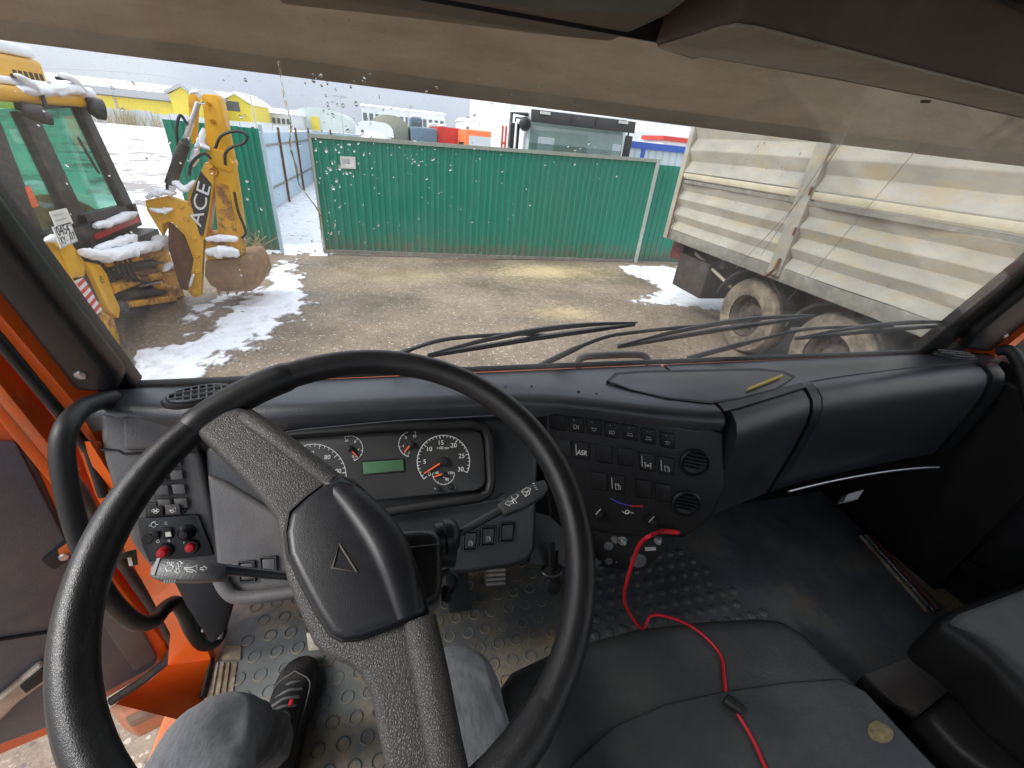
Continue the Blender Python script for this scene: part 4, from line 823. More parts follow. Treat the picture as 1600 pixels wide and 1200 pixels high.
    MB().prism([d(226, 313, -.26), d(262, 306, -.26), d(292, 316, -.26), d(301, 326, -.26), d(318, 379, -.26), d(314, 463, -.26), d(303, 466, -.26), d(293, 457, -.26), d(302, 405, -.26), d(288, 368, -.26), d(266, 346, -.26), d(254, 370, -.26), d(229, 329, -.26)], (0, .07, 0)).obj('swing_post', M['yellow'], t, .015)
    MB().prism([d(262, 348, -.12), d(286, 366, -.12), d(303, 408, -.12), d(294, 455, -.12), d(281, 452, -.12), d(262, 386, -.12)], (0, .1, 0)).obj('swing_web', M['rust'], t, .02)
    for (x, y, r) in ((284, 322, 4.5), (292, 342, 4.5), (304, 373, 4), (309, 399, 4), (309, 424, 4.5), (304, 456, 4.5)):
        rr = (d(x + r, y) - d(x, y)).length; MB().lathe([(.001, .02), (rr * .6, .03), (rr, .012), (rr * 1.1, -.01)], d(x, y), (0, -1, 0), 14).obj('pivot_boss', M['yellow'], sw)
    # boom: two yellow cheeks with the dark web carrying the name
    bm_ = MB().prism([d(308, 278, -.02), d(320, 253, -.02), d(332, 258, -.02), d(334, 285, -.02), d(322, 372, -.02), d(311, 383, -.02), d(296, 322, -.02), d(292, 306, -.02)], (0, .22, 0)).obj('boom', M['yellow'], t, .012)
    web = MB().prism([d(313, 268, .0), d(330, 288, .0), d(325, 330, .0), d(317, 368, .0), d(312, 368, .0), d(297, 312, .0)], (0, .03, 0)).obj('name_plate', M['ink'], bm_)
    text_on('lettering', 'ACE', A.sh(.006), 313, 320, 17, M['plate'], bm_, (9, -38), 66)
    dp = MB().prism([d(314, 150, -.06), d(318, 146, -.06), d(338, 148, -.06), d(345, 158, -.06), d(354, 207, -.06), d(363, 254, -.06), d(372, 312, -.06), d(381, 373, -.06), d(340, 373, -.06), d(334, 282, -.06), d(323, 244, -.06), d(319, 190, -.06)], (0, .2, 0)).obj('dipper', M['yellow'], t, .015)
    MB().prism([d(293, 149, -.1), d(304, 146, -.1), d(310, 156, -.1), d(306, 220, -.1), d(298, 226, -.1)], (0, .06, 0)).obj('dipper_cheek', M['yellow'], dp, .01)
    MB().prism([d(338, 285, -.05), d(356, 290, -.05), d(372, 372, -.05), d(342, 372, -.05)], (0, .02, 0)).obj('dipper_plate', M['yellowrust'], dp)
    MB().prism([d(330, 232, -.03), d(352, 236, -.03), d(364, 256, -.03), d(362, 270, -.03), d(338, 262, -.03), d(326, 252, -.03)], (0, .25, 0)).obj('dipper_knuckle', M['yellow'], dp, .015)
    for (x, y, r) in ((326, 162, 2.6), (333, 190, 3), (334, 268, 6)):
        rr = (d(x + r, y) - d(x, y)).length; MB().lathe([(.001, .035), (rr * .5, .035), (rr * .55, .02), (rr, .03), (rr * 1.15, -.02)], d(x, y, -.04), (0, -1, 0), 14).obj('pivot_pin', M['yellowrust'], dp)
    # lifting cylinder
    cy = MB().cyl(d(288, 225, .02), d(266, 288, .02), .062, None, 16).obj('cylinder', M['machine'], t)
    MB().cyl(d(310, 160, .02), d(286, 230, .02), .030, None, 12).obj('piston_rod', M['steel'], cy)
    for p in ((269, 285), (290, 222)): MB().cyl(d(*p, .09), d(*p, -.05), .04, None, 12).obj('cylinder_eye', M['machine'], cy)
    for path in ([(278, 232), (276, 200), (282, 180), (293, 195)], [(336, 232), (346, 212), (370, 205), (386, 212), (380, 224), (362, 230), (352, 240), (352, 258)], [(296, 275), (300, 255), (318, 240), (330, 248)], [(366, 300), (372, 330), (384, 362), (378, 372)], [(262, 300), (262, 288), (274, 284), (284, 292)]):
        MB().tube(smooth_path([d(*p, .04) for p in path]), .017, 7).obj('hose', M['rubber'], t)
    # bucket
    bk = MB()
    prof = [(320, 408), (374, 404), (390, 402), (400, 418), (407, 439), (402, 450), (392, 456), (345, 456), (328, 446), (319, 432)]
    bk = MB().prism([d(x, y, .02) for x, y in prof], (0, .75, 0)).obj('bucket', M['bucketsteel'], t, .03)
    MB().prism([d(372, 404, .03), d(388, 402, .03), d(401, 420, .03), d(396, 454, .03), d(381, 446, .03)], (0, .05, 0)).obj('bucket_cheek', M['bucketsteel'], bk, .01)
    MB().prism([d(320, 366, -.02), d(374, 366, -.02), d(376, 402, -.02), d(322, 407, -.02)], (0, .3, 0)).obj('bucket_link', M['yellowrust'], t, .02)
    for k in range(4): MB().prism([d(338 + k * 14, 452, .04), d(346 + k * 14, 452, .04), d(341 + k * 14, 462, .04)], (0, .05, 0)).obj('tooth', M['bucketsteel'], bk)
    # snow lying on the machine
    snow_lump([RC.at(2, 142, .02), RC.at(60, 142, .05), RC.at(110, 139, .05), RC.at(146, 147, .02)], .075, .7, 'snow lying along the rear roof edge of the yellow cab')
    o = MB().box((-5.05, yN + .1, z_r + .004), (-3.3, yF, z_r + .07)).obj('snow', M['snow'], None, .03, 3); tag(o, 'sheet of snow on the flat cab roof of the digger', None, None, 'stuff')
    o = MB().box((-4.85, yN + .25, z1 + .003), (hx - .01, yh - .01, z1 + .11)).obj('snow', M['snow'], None, .05, 4); tag(o, 'snow on top of the roof box of the digger', None, None, 'stuff')
    snow_lump([RC.at(22, 116, .05), RC.at(45, 127, .09), RC.at(66, 146, .12)], .03, .8, 'snow on the left roof cable of the digger'); snow_lump([RC.at(88, 116, .05), RC.at(114, 124, .09), RC.at(138, 150, .1)], .035, .8, 'snow on the right roof cable of the digger')
    snow_lump([g(148, 354, .06), g(180, 344, .07), g(212, 332, .05)], .055, .8, 'snow heaped on the sill under the rear window')
    snow_lump([q(125, 392, .05), q(170, 398, .08), q(215, 387, .08), q(262, 378, .05)], .10, .6, 'thick snow along the upper rear beam of the digger')
    snow_lump([q(150, 388, .02), q(190, 376, .02), q(212, 368, .02)], .05, .8, 'snow on the hoses above the rear beam')
    snow_lump([q(245, 380, .07), q(258, 374, .07), q(264, 390, .07)], .09, .7, 'round snow clump at the right end of the rear beam')
    snow_lump([q(256, 424, .05), q(268, 414, .06), q(284, 420, .05)], .045, .6, 'small snow on the hydraulic valves')
    snow_lump([d(228, 309, .03), d(250, 300, .02), d(275, 302, .02)], .07, .6, 'snow on top of the swing casting'); snow_lump([d(234, 326, .04), d(252, 330, .05), d(270, 326, .04)], .04, .7, 'strip of snow on the face of the swing casting')
    snow_lump([d(266, 300, .03), d(274, 286, .05), d(288, 296, .05), d(304, 282, .03)], .04, .8, 'snow on the looped hose beside the lifting cylinder')
    snow_lump([d(318, 200, -.0), d(316, 225, -.0), d(328, 232, .0)], .04, .8, 'snow caught beside the dipper arm'); snow_lump([d(296, 147, -.02), d(304, 143, -.02), d(311, 144, -.02)], .03, .7, 'snow tip on the arm head')
    snow_lump([d(300, 260, -.05), d(306, 240, -.05), d(312, 215, -.05)], .05, .8, 'snow packed behind the lifting cylinder')
    snow_lump([d(322, 374, .06), d(345, 371, .07), d(372, 373, .06)], .05, .9, 'upper snow layer on the bucket link'); snow_lump([d(322, 394, .08), d(348, 393, .09), d(373, 394, .08)], .075, .8, 'lower thick snow layer on the bucket back')
    snow_lump([d(296, 448, .04), d(300, 436, .05), d(303, 428, .04)], .022, .8, 'snow at the foot of the swing casting')
    snow_lump([q(70, 376, .03), q(84, 372, .03), q(96, 372, .02)], .035, .7, 'snow on top of the near stabiliser')
backhoe()
wd = thing('weed_tuft', 'tuft of dry yellow weeds at the foot of the green gate leaf', 'weeds', tuple(_g(396, 396)))
mb = MB(); b = _g(396, 396)
for k in range(22):
    p = b + V((random.uniform(-.25, .3), random.uniform(-.08, .08), 0)); mb.tube(smooth_path([p, p + V((random.uniform(-.1, .1), 0, .15)), p + V((random.uniform(-.3, .3), 0, random.uniform(.15, .42)))], 3), .006, 4)
o = mb.obj('stalks', M['weed'], wd); o['kind'] = 'stuff'
# ------------------------------------------------------------------ the lorry cab we sit in
FLOOR = 1.25
TOP = ZP(2.0)
W = Plane((0, .83, 1.985), (0, -.615, -.185))
c38, s38 = math.cos(rad(38)), math.sin(rad(38))
CL = Plane((0, .69, 1.955), (0, -c38, s38))
SIDE = Plane((-.45, .735, 1.985), (.12, -math.cos(rad(32)), math.sin(rad(32))))
SW = Plane((.338, .696, 1.93), (-math.sin(rad(23)) * math.cos(rad(15)), -math.cos(rad(23)) * math.cos(rad(15)), math.sin(rad(15))))
cab = thing('lorry_cab', 'orange lorry cab around the driver, with black dashboard, windscreen and grey headliner', 'lorry', (.6, .2, FLOOR))

# --- floor
def part(name, pts, pl, th, m, **k): return slab(name, pts, pl, th, M[m], k.pop('parent', cab), **k)
MB().box((-.50, -1.0, FLOOR - .08), (1.80, 1.0, FLOOR - .012)).obj('floor_pan', M['mud'], cab)
M['doortrim'] = mat('grey_door_trim', (0.098, 0.108, 0.125), 0.38, bump=0.3, bscale=300, var=0.15, vscale=4, dirt=(0.22, 0.2, 0.18), dscale=5, damt=0.4)
FL = ZP(FLOOR)
lm = MB().prism([(-.445, .10, FLOOR - .010), (.42, .10, FLOOR - .010), (.455, .955, FLOOR - .010), (-.495, .955, FLOOR - .010)], (0, 0, .010)).obj('floor_mat', M['mat'], cab, .004)
rm = MB().prism([(.475, -.4, FLOOR - .010), (1.60, -.4, FLOOR - .010), (1.74, .96, FLOOR - .010), (.475, .96, FLOOR - .010)], (0, 0, .016)).obj('floor_mat', M['matdark'], cab, .004)
ring = None; k = 0
for j in range(16):
    for i in range(17):
        x, y = -.425 + i * .052 + (.026 if j % 2 else 0), .19 + j * .0475
        if x > .40 or (x < -.40 and y < .62): continue
        if ring is None:
            ring = MB().tube([(.0145 * math.cos(a * .5236), .0145 * math.sin(a * .5236), .0005) for a in range(12)], .0026, 6, True).obj('mat_ring', M['mat'], lm); ring.location = (x, y, FLOOR)
        else: again(ring, 'mat_ring', (x + random.uniform(-.002, .002), y + random.uniform(-.002, .002), FLOOR - random.uniform(0, .0012)), lm)
stud = None
for j in range(9):
    for i in range(13):
        x, y = .50 + i * .044 + (.022 if j % 2 else 0), .50 + j * .042
        if i + j * .4 > 12.5: continue
        if stud is None:
            stud = MB().lathe([(.001, .006), (.010, .005), (.013, .002), (.0145, 0)], (0, 0, 0), (0, 0, 1), 12).obj('mat_stud', M['matdark'], rm); stud.location = (x, y, FLOOR + .006)
        else: again(stud, 'mat_stud', (x, y, FLOOR + .006), rm)
MB().box((-.48, .96, FLOOR - .1), (1.80, 1.0, 1.885)).obj('firewall', M['deep'], cab)
MB().box((1.745, .5, FLOOR - .1), (1.80, .955, 1.95)).obj('kick_panel', M['deep'], cab)
# sill plate of worn aluminium and mud by the left door
sp = MB().prism([FL.at(332, 1033, .004), FL.at(371, 1033, .004), FL.at(362, 1098, .004), FL.at(318, 1098, .004)], (0, 0, -.02)).obj('sill_plate', M['alu'], cab, .003)
for k in range(3):
    a, b = FL.at(340 + k * 9, 1036, .005), FL.at(330 + k * 10, 1096, .005); MB().tube([a, b], .004, 6).obj('ridge', M['alu'], sp)
part('mud_crust', [(352, 1008), (378, 1008), (376, 1030), (345, 1030)], FL, .012, 'mud', off=.006, bevel=.004)
XB, XD = XP(-.56), XP(-.60)
lowb = [FL.at(318, 1098), FL.at(336, 1030), FL.at(344, 985)]
# the driver's door stands open: hinged at the front post, swung well out
V3 = lambda pl, *pp: [pl.at(*p) for p in pp]
DN = V((math.sin(rad(28)), -math.cos(rad(28)), 0)); DP = Plane((-.61, .86, 0), DN)
def D(o): return DP.sh(o)
# body: front post foot, sill and the muddy panel below the door opening
b_in = [XP(-.5).at(*p) for p in ((140, 690), (190, 770), (236, 850), (282, 925), (316, 990))] + [ZP(1.27).at(329, 1030), ZP(1.25).at(316, 1088), ZP(1.25).at(300, 1130)]
b_out = [XP(-.58).at(*p) for p in ((118, 690), (150, 775), (190, 850), (232, 925), (266, 990))] + [XP(-.585).at(262, 1040), XP(-.585).at(228, 1068), XP(-.585).at(180, 1100)]
MB().loft([[a, b, b + V((.004, .014, -.010)), a + V((.004, .014, -.010))] for a, b in zip(b_in, b_out)]).obj('door_frame', M['orange'], cab)
MB().prism([ZP(1.12).at(x, y) for x, y in ((236, 960), (300, 960), (330, 1045), (318, 1062), (250, 1092), (192, 1122), (166, 1106), (225, 1070), (258, 1046))], (0, 0, -.12)).obj('step_fender', M['orangedirty'], cab, .012, 3)
MB().prism([ZP(1.115).at(x, y) for x, y in ((320, 1060), (252, 1090), (194, 1121), (200, 1130), (258, 1102), (322, 1074))], (0, 0, -.03)).obj('fender_lip', M['mud'], cab, .006)
MB().tube([ZP(1.262).at(331, 1030), ZP(1.26).at(316, 1090)], .006, 8).obj('sill_trim', M['rubber'], cab)
MB().box((-.565, -1.0, 1.0), (-.478, .80, 1.243)).obj('sill', M['orangedirty'], cab, .012, 3)
MB().prism(V3(D(-.062), (60, 640), (180, 690), (420, 1000), (380, 1120), (250, 1060), (200, 940), (110, 800)), -DN * .02).obj('hinge_post', M['orange'], cab)
door = MB().prism(V3(D(-.006), (-420, 520), (-150, 590), (0, 655), (35, 690), (75, 745), (98, 790), (165, 885), (215, 950), (258, 1005), (264, 1025), (250, 1043), (165, 1092), (100, 1138), (0, 1180), (-150, 1245), (-420, 1360)), -DN * .05).obj('door', M['orange'], cab, .006)
MB().prism(V3(D(0), (-420, 640), (-150, 685), (28, 690), (44, 700), (70, 755), (112, 850), (150, 895), (200, 960), (248, 1030), (240, 1045), (165, 1085), (100, 1130), (0, 1166), (-150, 1228), (-420, 1340)), -DN * .03).obj('trim_panel', M['doortrim'], door, .012, 3)
MB().prism(V3(D(.006), (-420, 645), (-150, 690), (25, 692), (60, 760), (110, 860), (140, 930), (100, 985), (-150, 1020), (-420, 1070)), -DN * .01).obj('upper_trim', M['doortrim'], door, .006)
MB().prism(V3(D(.004), (150, 960), (205, 950), (246, 1028), (210, 1050), (175, 1000)), -DN * .01).obj('corner_trim', M['greyplastic'], door, .006)
MB().tube(V3(D(.008), (-150, 1022), (60, 990), (150, 975)), .004, 6).obj('trim_crease', M['deep'], door)
MB().prism(V3(D(.02), (-30, 1118), (20, 1075), (62, 1040), (78, 1042), (80, 1062), (30, 1098), (-20, 1150)), -DN * .02).obj('pull_handle', M['alu'], door, .008, 3)
MB().prism(V3(D(.026), (30, 1075), (66, 1045), (76, 1060), (40, 1085)), -DN * .03).obj('handle_recess', M['deep'], door, .004)
MB().prism(V3(D(.016), (62, 880), (118, 835), (126, 862), (85, 895)), -DN * .02).obj('latch_housing', M['deep'], door, .01)
MB().prism(V3(D(.020), (90, 862), (118, 842), (122, 860), (96, 878)), -DN * .02).obj('latch_plate', M['orange'], door, .003)
MB().lathe([(.001, .004), (.007, .004), (.009, 0)], D(.021).at(100, 870), DN, 12).obj('screw', M['screw'], door)
MB().tube(V3(D(.012), (-120, 450), (0, 610), (82, 710), (128, 768), (165, 842), (205, 900), (248, 962), (272, 1008), (262, 1032), (225, 1062), (172, 1097)), .011, 8).obj('door_seal', M['seal'], door)
MB().prism(V3(XP(-.60), (-150, 380), (0, 545), (90, 655), (130, 735), (96, 720), (0, 600), (-150, 440)), (-.02, 0, 0)).obj('front_post', M['orange'], cab, .004)
MB().prism(V3(D(.003), (-150, 455), (0, 622), (84, 722), (118, 800), (100, 782), (60, 735), (0, 662), (-150, 500)), -DN * .02).obj('window_frame', M['orange'], door, .004)
MB().tube(V3(XP(-.535), (-120, 400), (0, 533), (96, 648), (140, 705), (162, 775)), .008, 8).obj('pillar_seal', M['rubber'], cab)
hx_ = V((-.61, .86, 0)); dv = V((-math.cos(rad(28)), -math.sin(rad(28)), 0))
for a_, b_ in (((.02, 1.95), (.18, 2.62)), ((1.0, 1.95), (1.0, 2.62))): MB().tube([hx_ + dv * a_[0] + V((0, 0, a_[1])), hx_ + dv * b_[0] + V((0, 0, b_[1]))], .028, 8).obj('window_frame', M['orange'], door)
MB().tube([hx_ + dv * .18 + V((0, 0, 2.62)), hx_ + dv * 1.0 + V((0, 0, 2.62))], .028, 8).obj('window_frame', M['orange'], door)
MB().prism([hx_ + dv * .05 + V((0, 0, 1.98)), hx_ + dv * 1.0 + V((0, 0, 1.98)), hx_ + dv * 1.0 + V((0, 0, 2.6)), hx_ + dv * .19 + V((0, 0, 2.6))], DN * .005).obj('door_glass', thin_glass('side_pane', (.93, .95, .94), .04, .02), door)
MB().prism([(-.60, -1.0, 1.2), (-.60, -.28, 1.2), (-.60, -.28, 2.0), (-.60, -1.0, 2.0)], (-.04, 0, 0)).obj('side_wall', M['greyplastic'], cab)
MB().box((-.63, -.36, 2.0), (-.58, -.28, 2.74)).obj('rear_door_post', M['orange'], cab, .01)
MB().box((-.64, -1.02, 1.2), (-.56, -.9, 2.75)).obj('rear_pillar', M['headliner'], cab, .01)
MB().box((1.76, -1.02, 1.2), (1.84, -.9, 2.75)).obj('rear_pillar', M['headliner'], cab, .01)
MB().box((-.56, -1.02, 1.2), (1.76, -.98, 1.95)).obj('rear_wall', M['headliner'], cab)
MB().box((-.56, -1.02, 2.60), (1.76, -.98, 2.75)).obj('rear_wall', M['headliner'], cab)
MB().box((-.56, -1.003, 1.96), (1.76, -.998, 2.595)).obj('rear_window', thin_glass('rear_pane', (.93, .95, .94), .04, .02), cab)
# right side: dark door trim, sill with a red strip
rd = MB().prism([(1.79, -.9, 1.2), (1.79, .93, 1.2), (1.79, .80, 2.0), (1.79, -.9, 2.0)], (.05, 0, 0)).obj('door', M['plastic'], cab, .01)
MB().prism([(1.83, -.9, 2.0), (1.83, .60, 2.06), (1.83, .50, 2.66), (1.83, -.9, 2.66)], (.005, 0, 0)).obj('side_window', bpy.data.materials['side_pane'], cab)
MB().tube([FL.at(1362, 838, .012), FL.at(1467, 952, .012)], .006, 8).obj('red_seal', M['chassisred'], cab)
MB().tube([FL.at(1345, 838, .012), FL.at(1450, 957, .012)], .006, 8).obj('sill_strip', M['alu'], cab); MB().tube([FL.at(1352, 836, .008), FL.at(1458, 955, .008)], .005, 8).obj('sill_strip', M['steel'], cab)
MB().prism([(1.785, .05, 1.45), (1.785, .7, 1.3), (1.785, .7, 1.34), (1.785, .05, 1.5)], (-.015, 0, 0)).obj('trim_crease', M['deep'], rd)

# --- roof, header and the overhead shelf
MB().box((-.60, -1.0, 2.74), (1.82, .60, 2.78)).obj('roof', M['headliner'], cab)
MB().prism([(-.56, .585, 2.565), (-.56, .66, 2.60), (-.56, .66, 2.74), (-.56, .50, 2.74)], (2.34, 0, 0)).obj('roof_header', M['deep'], cab, .01)
HZ = ZP(2.572)
hp = MB().prism([HZ.at(x, y) for x, y in ((430, -30), (436, 8), (640, 30), (840, 55), (930, 64), (958, 66), (1045, 27), (1078, 2), (1090, -30))], (0, 0, .10)).obj('roof_panel', M['headliner'], cab, .008)
MB().prism([ZP(2.571).at(x, y) for x, y in ((565, -30), (745, 4), (900, 18), (1040, 24), (1062, -5), (1075, -40))], (0, 0, .004)).obj('panel_fold', M['deep'], hp)
sh = MB().prism([HZ.at(x, y, -.01) for x, y in ((1020, 76), (1084, 96), (1100, 92), (1300, 126), (1450, 155), (1700, 210), (1700, 172), (1600, 150), (1400, 99), (1185, 44), (1150, 38), (1118, 44))], (0, 0, .075)).obj('overhead_shelf', M['shelflip'], cab, .012, 3)
MB().prism([HZ.at(x, y, -.0118) for x, y in ((1028, 76), (1086, 92), (1100, 89), (1300, 122), (1450, 151), (1690, 203), (1690, 173), (1600, 153), (1400, 103), (1185, 48), (1150, 43), (1120, 48))], (0, 0, .004)).obj('shelf_underside', M['shelfface'], sh, .002)
MB().prism([ZP(2.66).at(x, y) for x, y in ((1020, -60), (1300, 0), (1600, 95), (1800, 150), (1800, -60))], (0, 0, .05)).obj('roof_lining', M['headliner'], cab, .02)
MB().lathe([(.001, .003), (.006, .003), (.007, 0)], HZ.at(1447, 157, -.012), (0, 0, -1), 10).obj('screw', M['shelflip'], sh)

# --- A pillars
def pillar(xs, s):
    """s: -1 left, +1 right; gasket, trim and rubber along the edge of the screen"""
    if s < 0:
        MB().prism([W.at(x, y) for x, y in ((-260, -30), (-180, 90), (0, 322), (215, 606), (190, 618), (0, 372), (-300, -10))], -W.n * .03).obj('windscreen_gasket', M['deep'], cab, .004)
        P2 = W.sh(.035)
        p = MB().prism([P2.at(x, y) for x, y in ((-330, -30), (-230, 60), (0, 362), (92, 482), (180, 590), (188, 606), (172, 618), (112, 613), (96, 590), (0, 470), (-320, 80))], -W.n * .045).obj('pillar_trim', M['plastic'], cab, .014, 3)
        c = P2.at(126, 586)
        MB().lathe([(.0045, .004), (.008, .003), (.009, 0), (.001, 0)], c, W.n, 14).obj('screw', M['screw'], p)
    else:
        MB().prism([W.at(x, y) for x, y in ((1436, 549), (1474, 548), (1600, 448), (1900, 210), (1900, 150), (1600, 418))], -W.n * .03).obj('windscreen_gasket', M['deep'], cab, .004)
        P2 = W.sh(.03)
        p = MB().prism([P2.at(x, y) for x, y in ((1508, 546), (1545, 552), (1590, 536), (1650, 480), (1900, 300), (1900, 190), (1600, 462), (1522, 524))], -W.n * .045).obj('pillar_trim', M['plastic'], cab, .014, 3)
        MB().lathe([(.0045, .004), (.007, .003), (.008, 0), (.001, 0)], P2.at(1571, 525), W.n, 14).obj('screw', M['screw'], p)
        MB().prism([P2.at(x, y, -.05) for x, y in ((1470, 546), (1600, 444), (1900, 205), (1900, 420), (1600, 640), (1545, 560))], -W.n * .04).obj('pillar', M['deep'], cab)
pillar(-.5, -1); pillar(1.7, 1)
MB().prism([(-.545, .83, 1.2), (-.52, .86, 1.2), (-.52, .86, 2.0), (-.53, .66, 2.66), (-.565, .62, 2.66), (-.565, .80, 1.98)], (-.035, 0, 0)).obj('pillar', M['orange'], cab)
MB().prism([(1.80, .83, 1.2), (1.80, .86, 1.2), (1.80, .86, 2.0), (1.80, .66, 2.66), (1.80, .60, 2.66), (1.80, .78, 1.98)], (.04, 0, 0)).obj('pillar', M['orange'], cab)

# --- windscreen with its raindrops, sun visor outside
GLASS = thin_glass('windscreen_glass', (.955, .97, .96), .012, .046, (.64, .60, .54), 5.0)  # dust film, thickened so it also stands in for haze outside
ws = MB().prism([(-.55, .8275, 1.985), (1.80, .8275, 1.985), (1.80, .641, 2.605), (-.55, .641, 2.605)], (0, .0055, .0017)).obj('windscreen', GLASS, cab)
drop_m = bpy.data.materials.new('water'); drop_m.use_nodes = True
_b = drop_m.node_tree.nodes['Principled BSDF']; _b.inputs['Base Color'].default_value = (1, 1, 1, 1); _b.inputs['Roughness'].default_value = 0.02; _b.inputs['IOR'].default_value = 1.33; _b.inputs['Transmission Weight'].default_value = 1
dm = MB(); ux, uy = V((1, 0, 0)), V((0, -.185, .615)).normalized()
def drop(x, y, r, tall=1.0):
    c = W.at(x, y, -.0062); n_ = -W.n; rings = []; ph = random.uniform(0, 6); a1 = random.uniform(0, .35)
    for k in range(4):
        t = k / 3 * math.pi / 2; rr = r * math.cos(t) + 1e-5; hh = r * .55 * math.sin(t)
        rings.append([c + n_ * hh + (ux * math.cos(q * .785) + uy * math.sin(q * .785) * tall) * rr * (1 + a1 * math.sin(2 * q * .785 + ph)) for q in range(8)])
    dm.loft(rings)
rnd = random.Random(11)
for k in range(70): drop(rnd.triangular(470, 600, 500), rnd.uniform(110, 385), rnd.choice((.0010, .0013, .0016, .0022)), rnd.uniform(1, 1.8))
for k in range(170): drop(rnd.triangular(430, 1060, 620), rnd.triangular(105, 420, 230), rnd.choice((.0007, .0009, .0012, .0018)), rnd.uniform(.9, 1.5))
for k in range(50): drop(rnd.uniform(60, 420), rnd.uniform(120, 430), rnd.choice((.001, .0014, .002)), 1.1)
for k in range(60): drop(rnd.uniform(1080, 1560), rnd.uniform(180, 480), rnd.choice((.0008, .0012, .0016)), 1.1)
for (x0_, y0_, x1_, y1_) in ((1335, 190, 1150, 430), (1305, 225, 1130, 470), (1462, 200, 1230, 480), (1250, 240, 1180, 330)):
    for k in range(16):
        q_ = rnd.random(); drop(x0_ + (x1_ - x0_) * q_ + rnd.uniform(-5, 5), y0_ + (y1_ - y0_) * q_, rnd.choice((.0006, .0008, .0011)), 1.8)
o = dm.obj('raindrops', drop_m, ws); o['kind'] = 'stuff'
for path, r in (([(437, 96), (445, 150), (456, 195), (455, 228), (462, 262), (468, 288), (480, 305), (497, 332), (500, 352), (504, 392)], .0013), ([(1335, 190), (1255, 305), (1150, 420)], .0006), ([(1305, 225), (1190, 400)], .0005), ([(1462, 200), (1290, 400), (1230, 470)], .0005)):
    P = smooth_path([W.at(x + random.uniform(-2, 2), y, -.0062) for x, y in path], 4)
    MB().tube(P, [r * random.uniform(.6, 1.3) for _ in P], 7).obj('water_trail' if r > .001 else 'scratch', drop_m if r > .001 else M['greyprint'], ws)
visor_m = bpy.data.materials.new('smoked_visor'); visor_m.use_nodes = True
N = visor_m.node_tree.nodes; L = visor_m.node_tree.links; N.clear()
out = N.new('ShaderNodeOutputMaterial'); d1 = N.new('ShaderNodeBsdfDiffuse'); d2 = N.new('ShaderNodeBsdfTranslucent'); ms = N.new('ShaderNodeMixShader'); ms.inputs['Fac'].default_value = .6
tc = N.new('ShaderNodeTexCoord'); nz = N.new('ShaderNodeTexNoise'); nz.inputs['Scale'].default_value = 7; nz.inputs['Detail'].default_value = 9; nz.inputs['Roughness'].default_value = .75
mp = N.new('ShaderNodeMapping'); mp.inputs['Scale'].default_value = (1, 3.5, 3.5); L.new(tc.outputs['Object'], mp.inputs['Vector']); L.new(mp.outputs['Vector'], nz.inputs['Vector'])
cr = N.new('ShaderNodeValToRGB'); cr.color_ramp.elements[0].position = .32; cr.color_ramp.elements[0].color = (.33, .29, .235, 1); cr.color_ramp.elements[1].position = .72; cr.color_ramp.elements[1].color = (.47, .415, .345, 1)
L.new(nz.outputs['Fac'], cr.inputs['Fac']); L.new(cr.outputs['Color'], d1.inputs['Color']); L.new(cr.outputs['Color'], d2.inputs['Color'])
L.new(d1.outputs[0], ms.inputs[1]); L.new(d2.outputs[0], ms.inputs[2]); L.new(ms.outputs[0], out.inputs['Surface'])
rings = []
for k in range(25):
    u = k / 24; x = -.66 + 2.56 * u; bow = .035 * (1 - (2 * u - 1) ** 2)
    rings.append([(x, .96 + bow, 2.515), (x, .965 + bow, 2.545), (x, .90 + bow, 2.60), (x, .74 + bow * .5, 2.75), (x, .735 + bow * .5, 2.745), (x, .893 + bow, 2.594), (x, .957 + bow, 2.540), (x, .953 + bow, 2.515)])
sv = MB().loft(rings).obj('sun_visor', visor_m, cab)
for k in range(4): MB().tube([(1.52 + k * .07, .965, 2.58), (1.44 + k * .07, .80, 2.71)], .012, 6).obj('visor_rib', visor_m, sv)
# --- outside just below the screen: scuttle, wipers, grab bar
MB().prism([(-.56, .845, 1.93), (1.80, .845, 1.93), (1.80, .96, 1.90), (-.56, .96, 1.90)], (0, 0, .022)).obj('front_panel', M['orange'], cab, .01)
WO = W.sh(-.035)
def wiper(arm, b0, b1):
    a = MB().tube(smooth_path([WO.at(*p, .0) for p in arm], 5), [.0075] * 4 + [.0048] * (5 * (len(arm) - 1) + 1 - 4), 8).obj('wiper_arm', M['plastic'], cab)
    A, B = WO.at(*b0, .012), WO.at(*b1, .012); up = V((0, -.1, 1)).normalized(); fw = (B - A)
    MB().prism([A, A + fw * .5 + up * .002, B, B + up * .008, A + fw * .5 + up * .013, A + up * .009], (0, .008, 0)).obj('wiper_blade', M['rubber'], a)
    pts = [A + fw * u + up * (.012 + .020 * math.sin(math.pi * u)) + V((0, -.004, 0)) for u in [i / 12 for i in range(13)]]
    MB().tube(pts, [.002 + .0045 * math.sin(math.pi * i / 12) for i in range(13)], 6).obj('blade_frame', M['plastic'], a)
wiper([(612, 560), (650, 543), (705, 529), (806, 522), (850, 524)], (668, 560), (992, 510))
wiper([(838, 574), (930, 532), (994, 519), (1125, 506)], (966, 545), (1266, 498))
wiper([(1075, 560), (1201, 527), (1274, 513), (1380, 510)], (1243, 532), (1510, 509))
MB().tube(smooth_path([WO.at(902, 574), WO.at(908, 560, -.02), WO.at(930, 556, -.03), WO.at(990, 554, -.03), WO.at(1008, 557, -.02), WO.at(1014, 570)], 4), .0095, 10).obj('grab_bar', M['greyplastic'], cab)
ml = MB().ball(W.at(1412, 557, -.05), (.035, .02, .014)).obj('marker_lamp', M['needle'], cab)

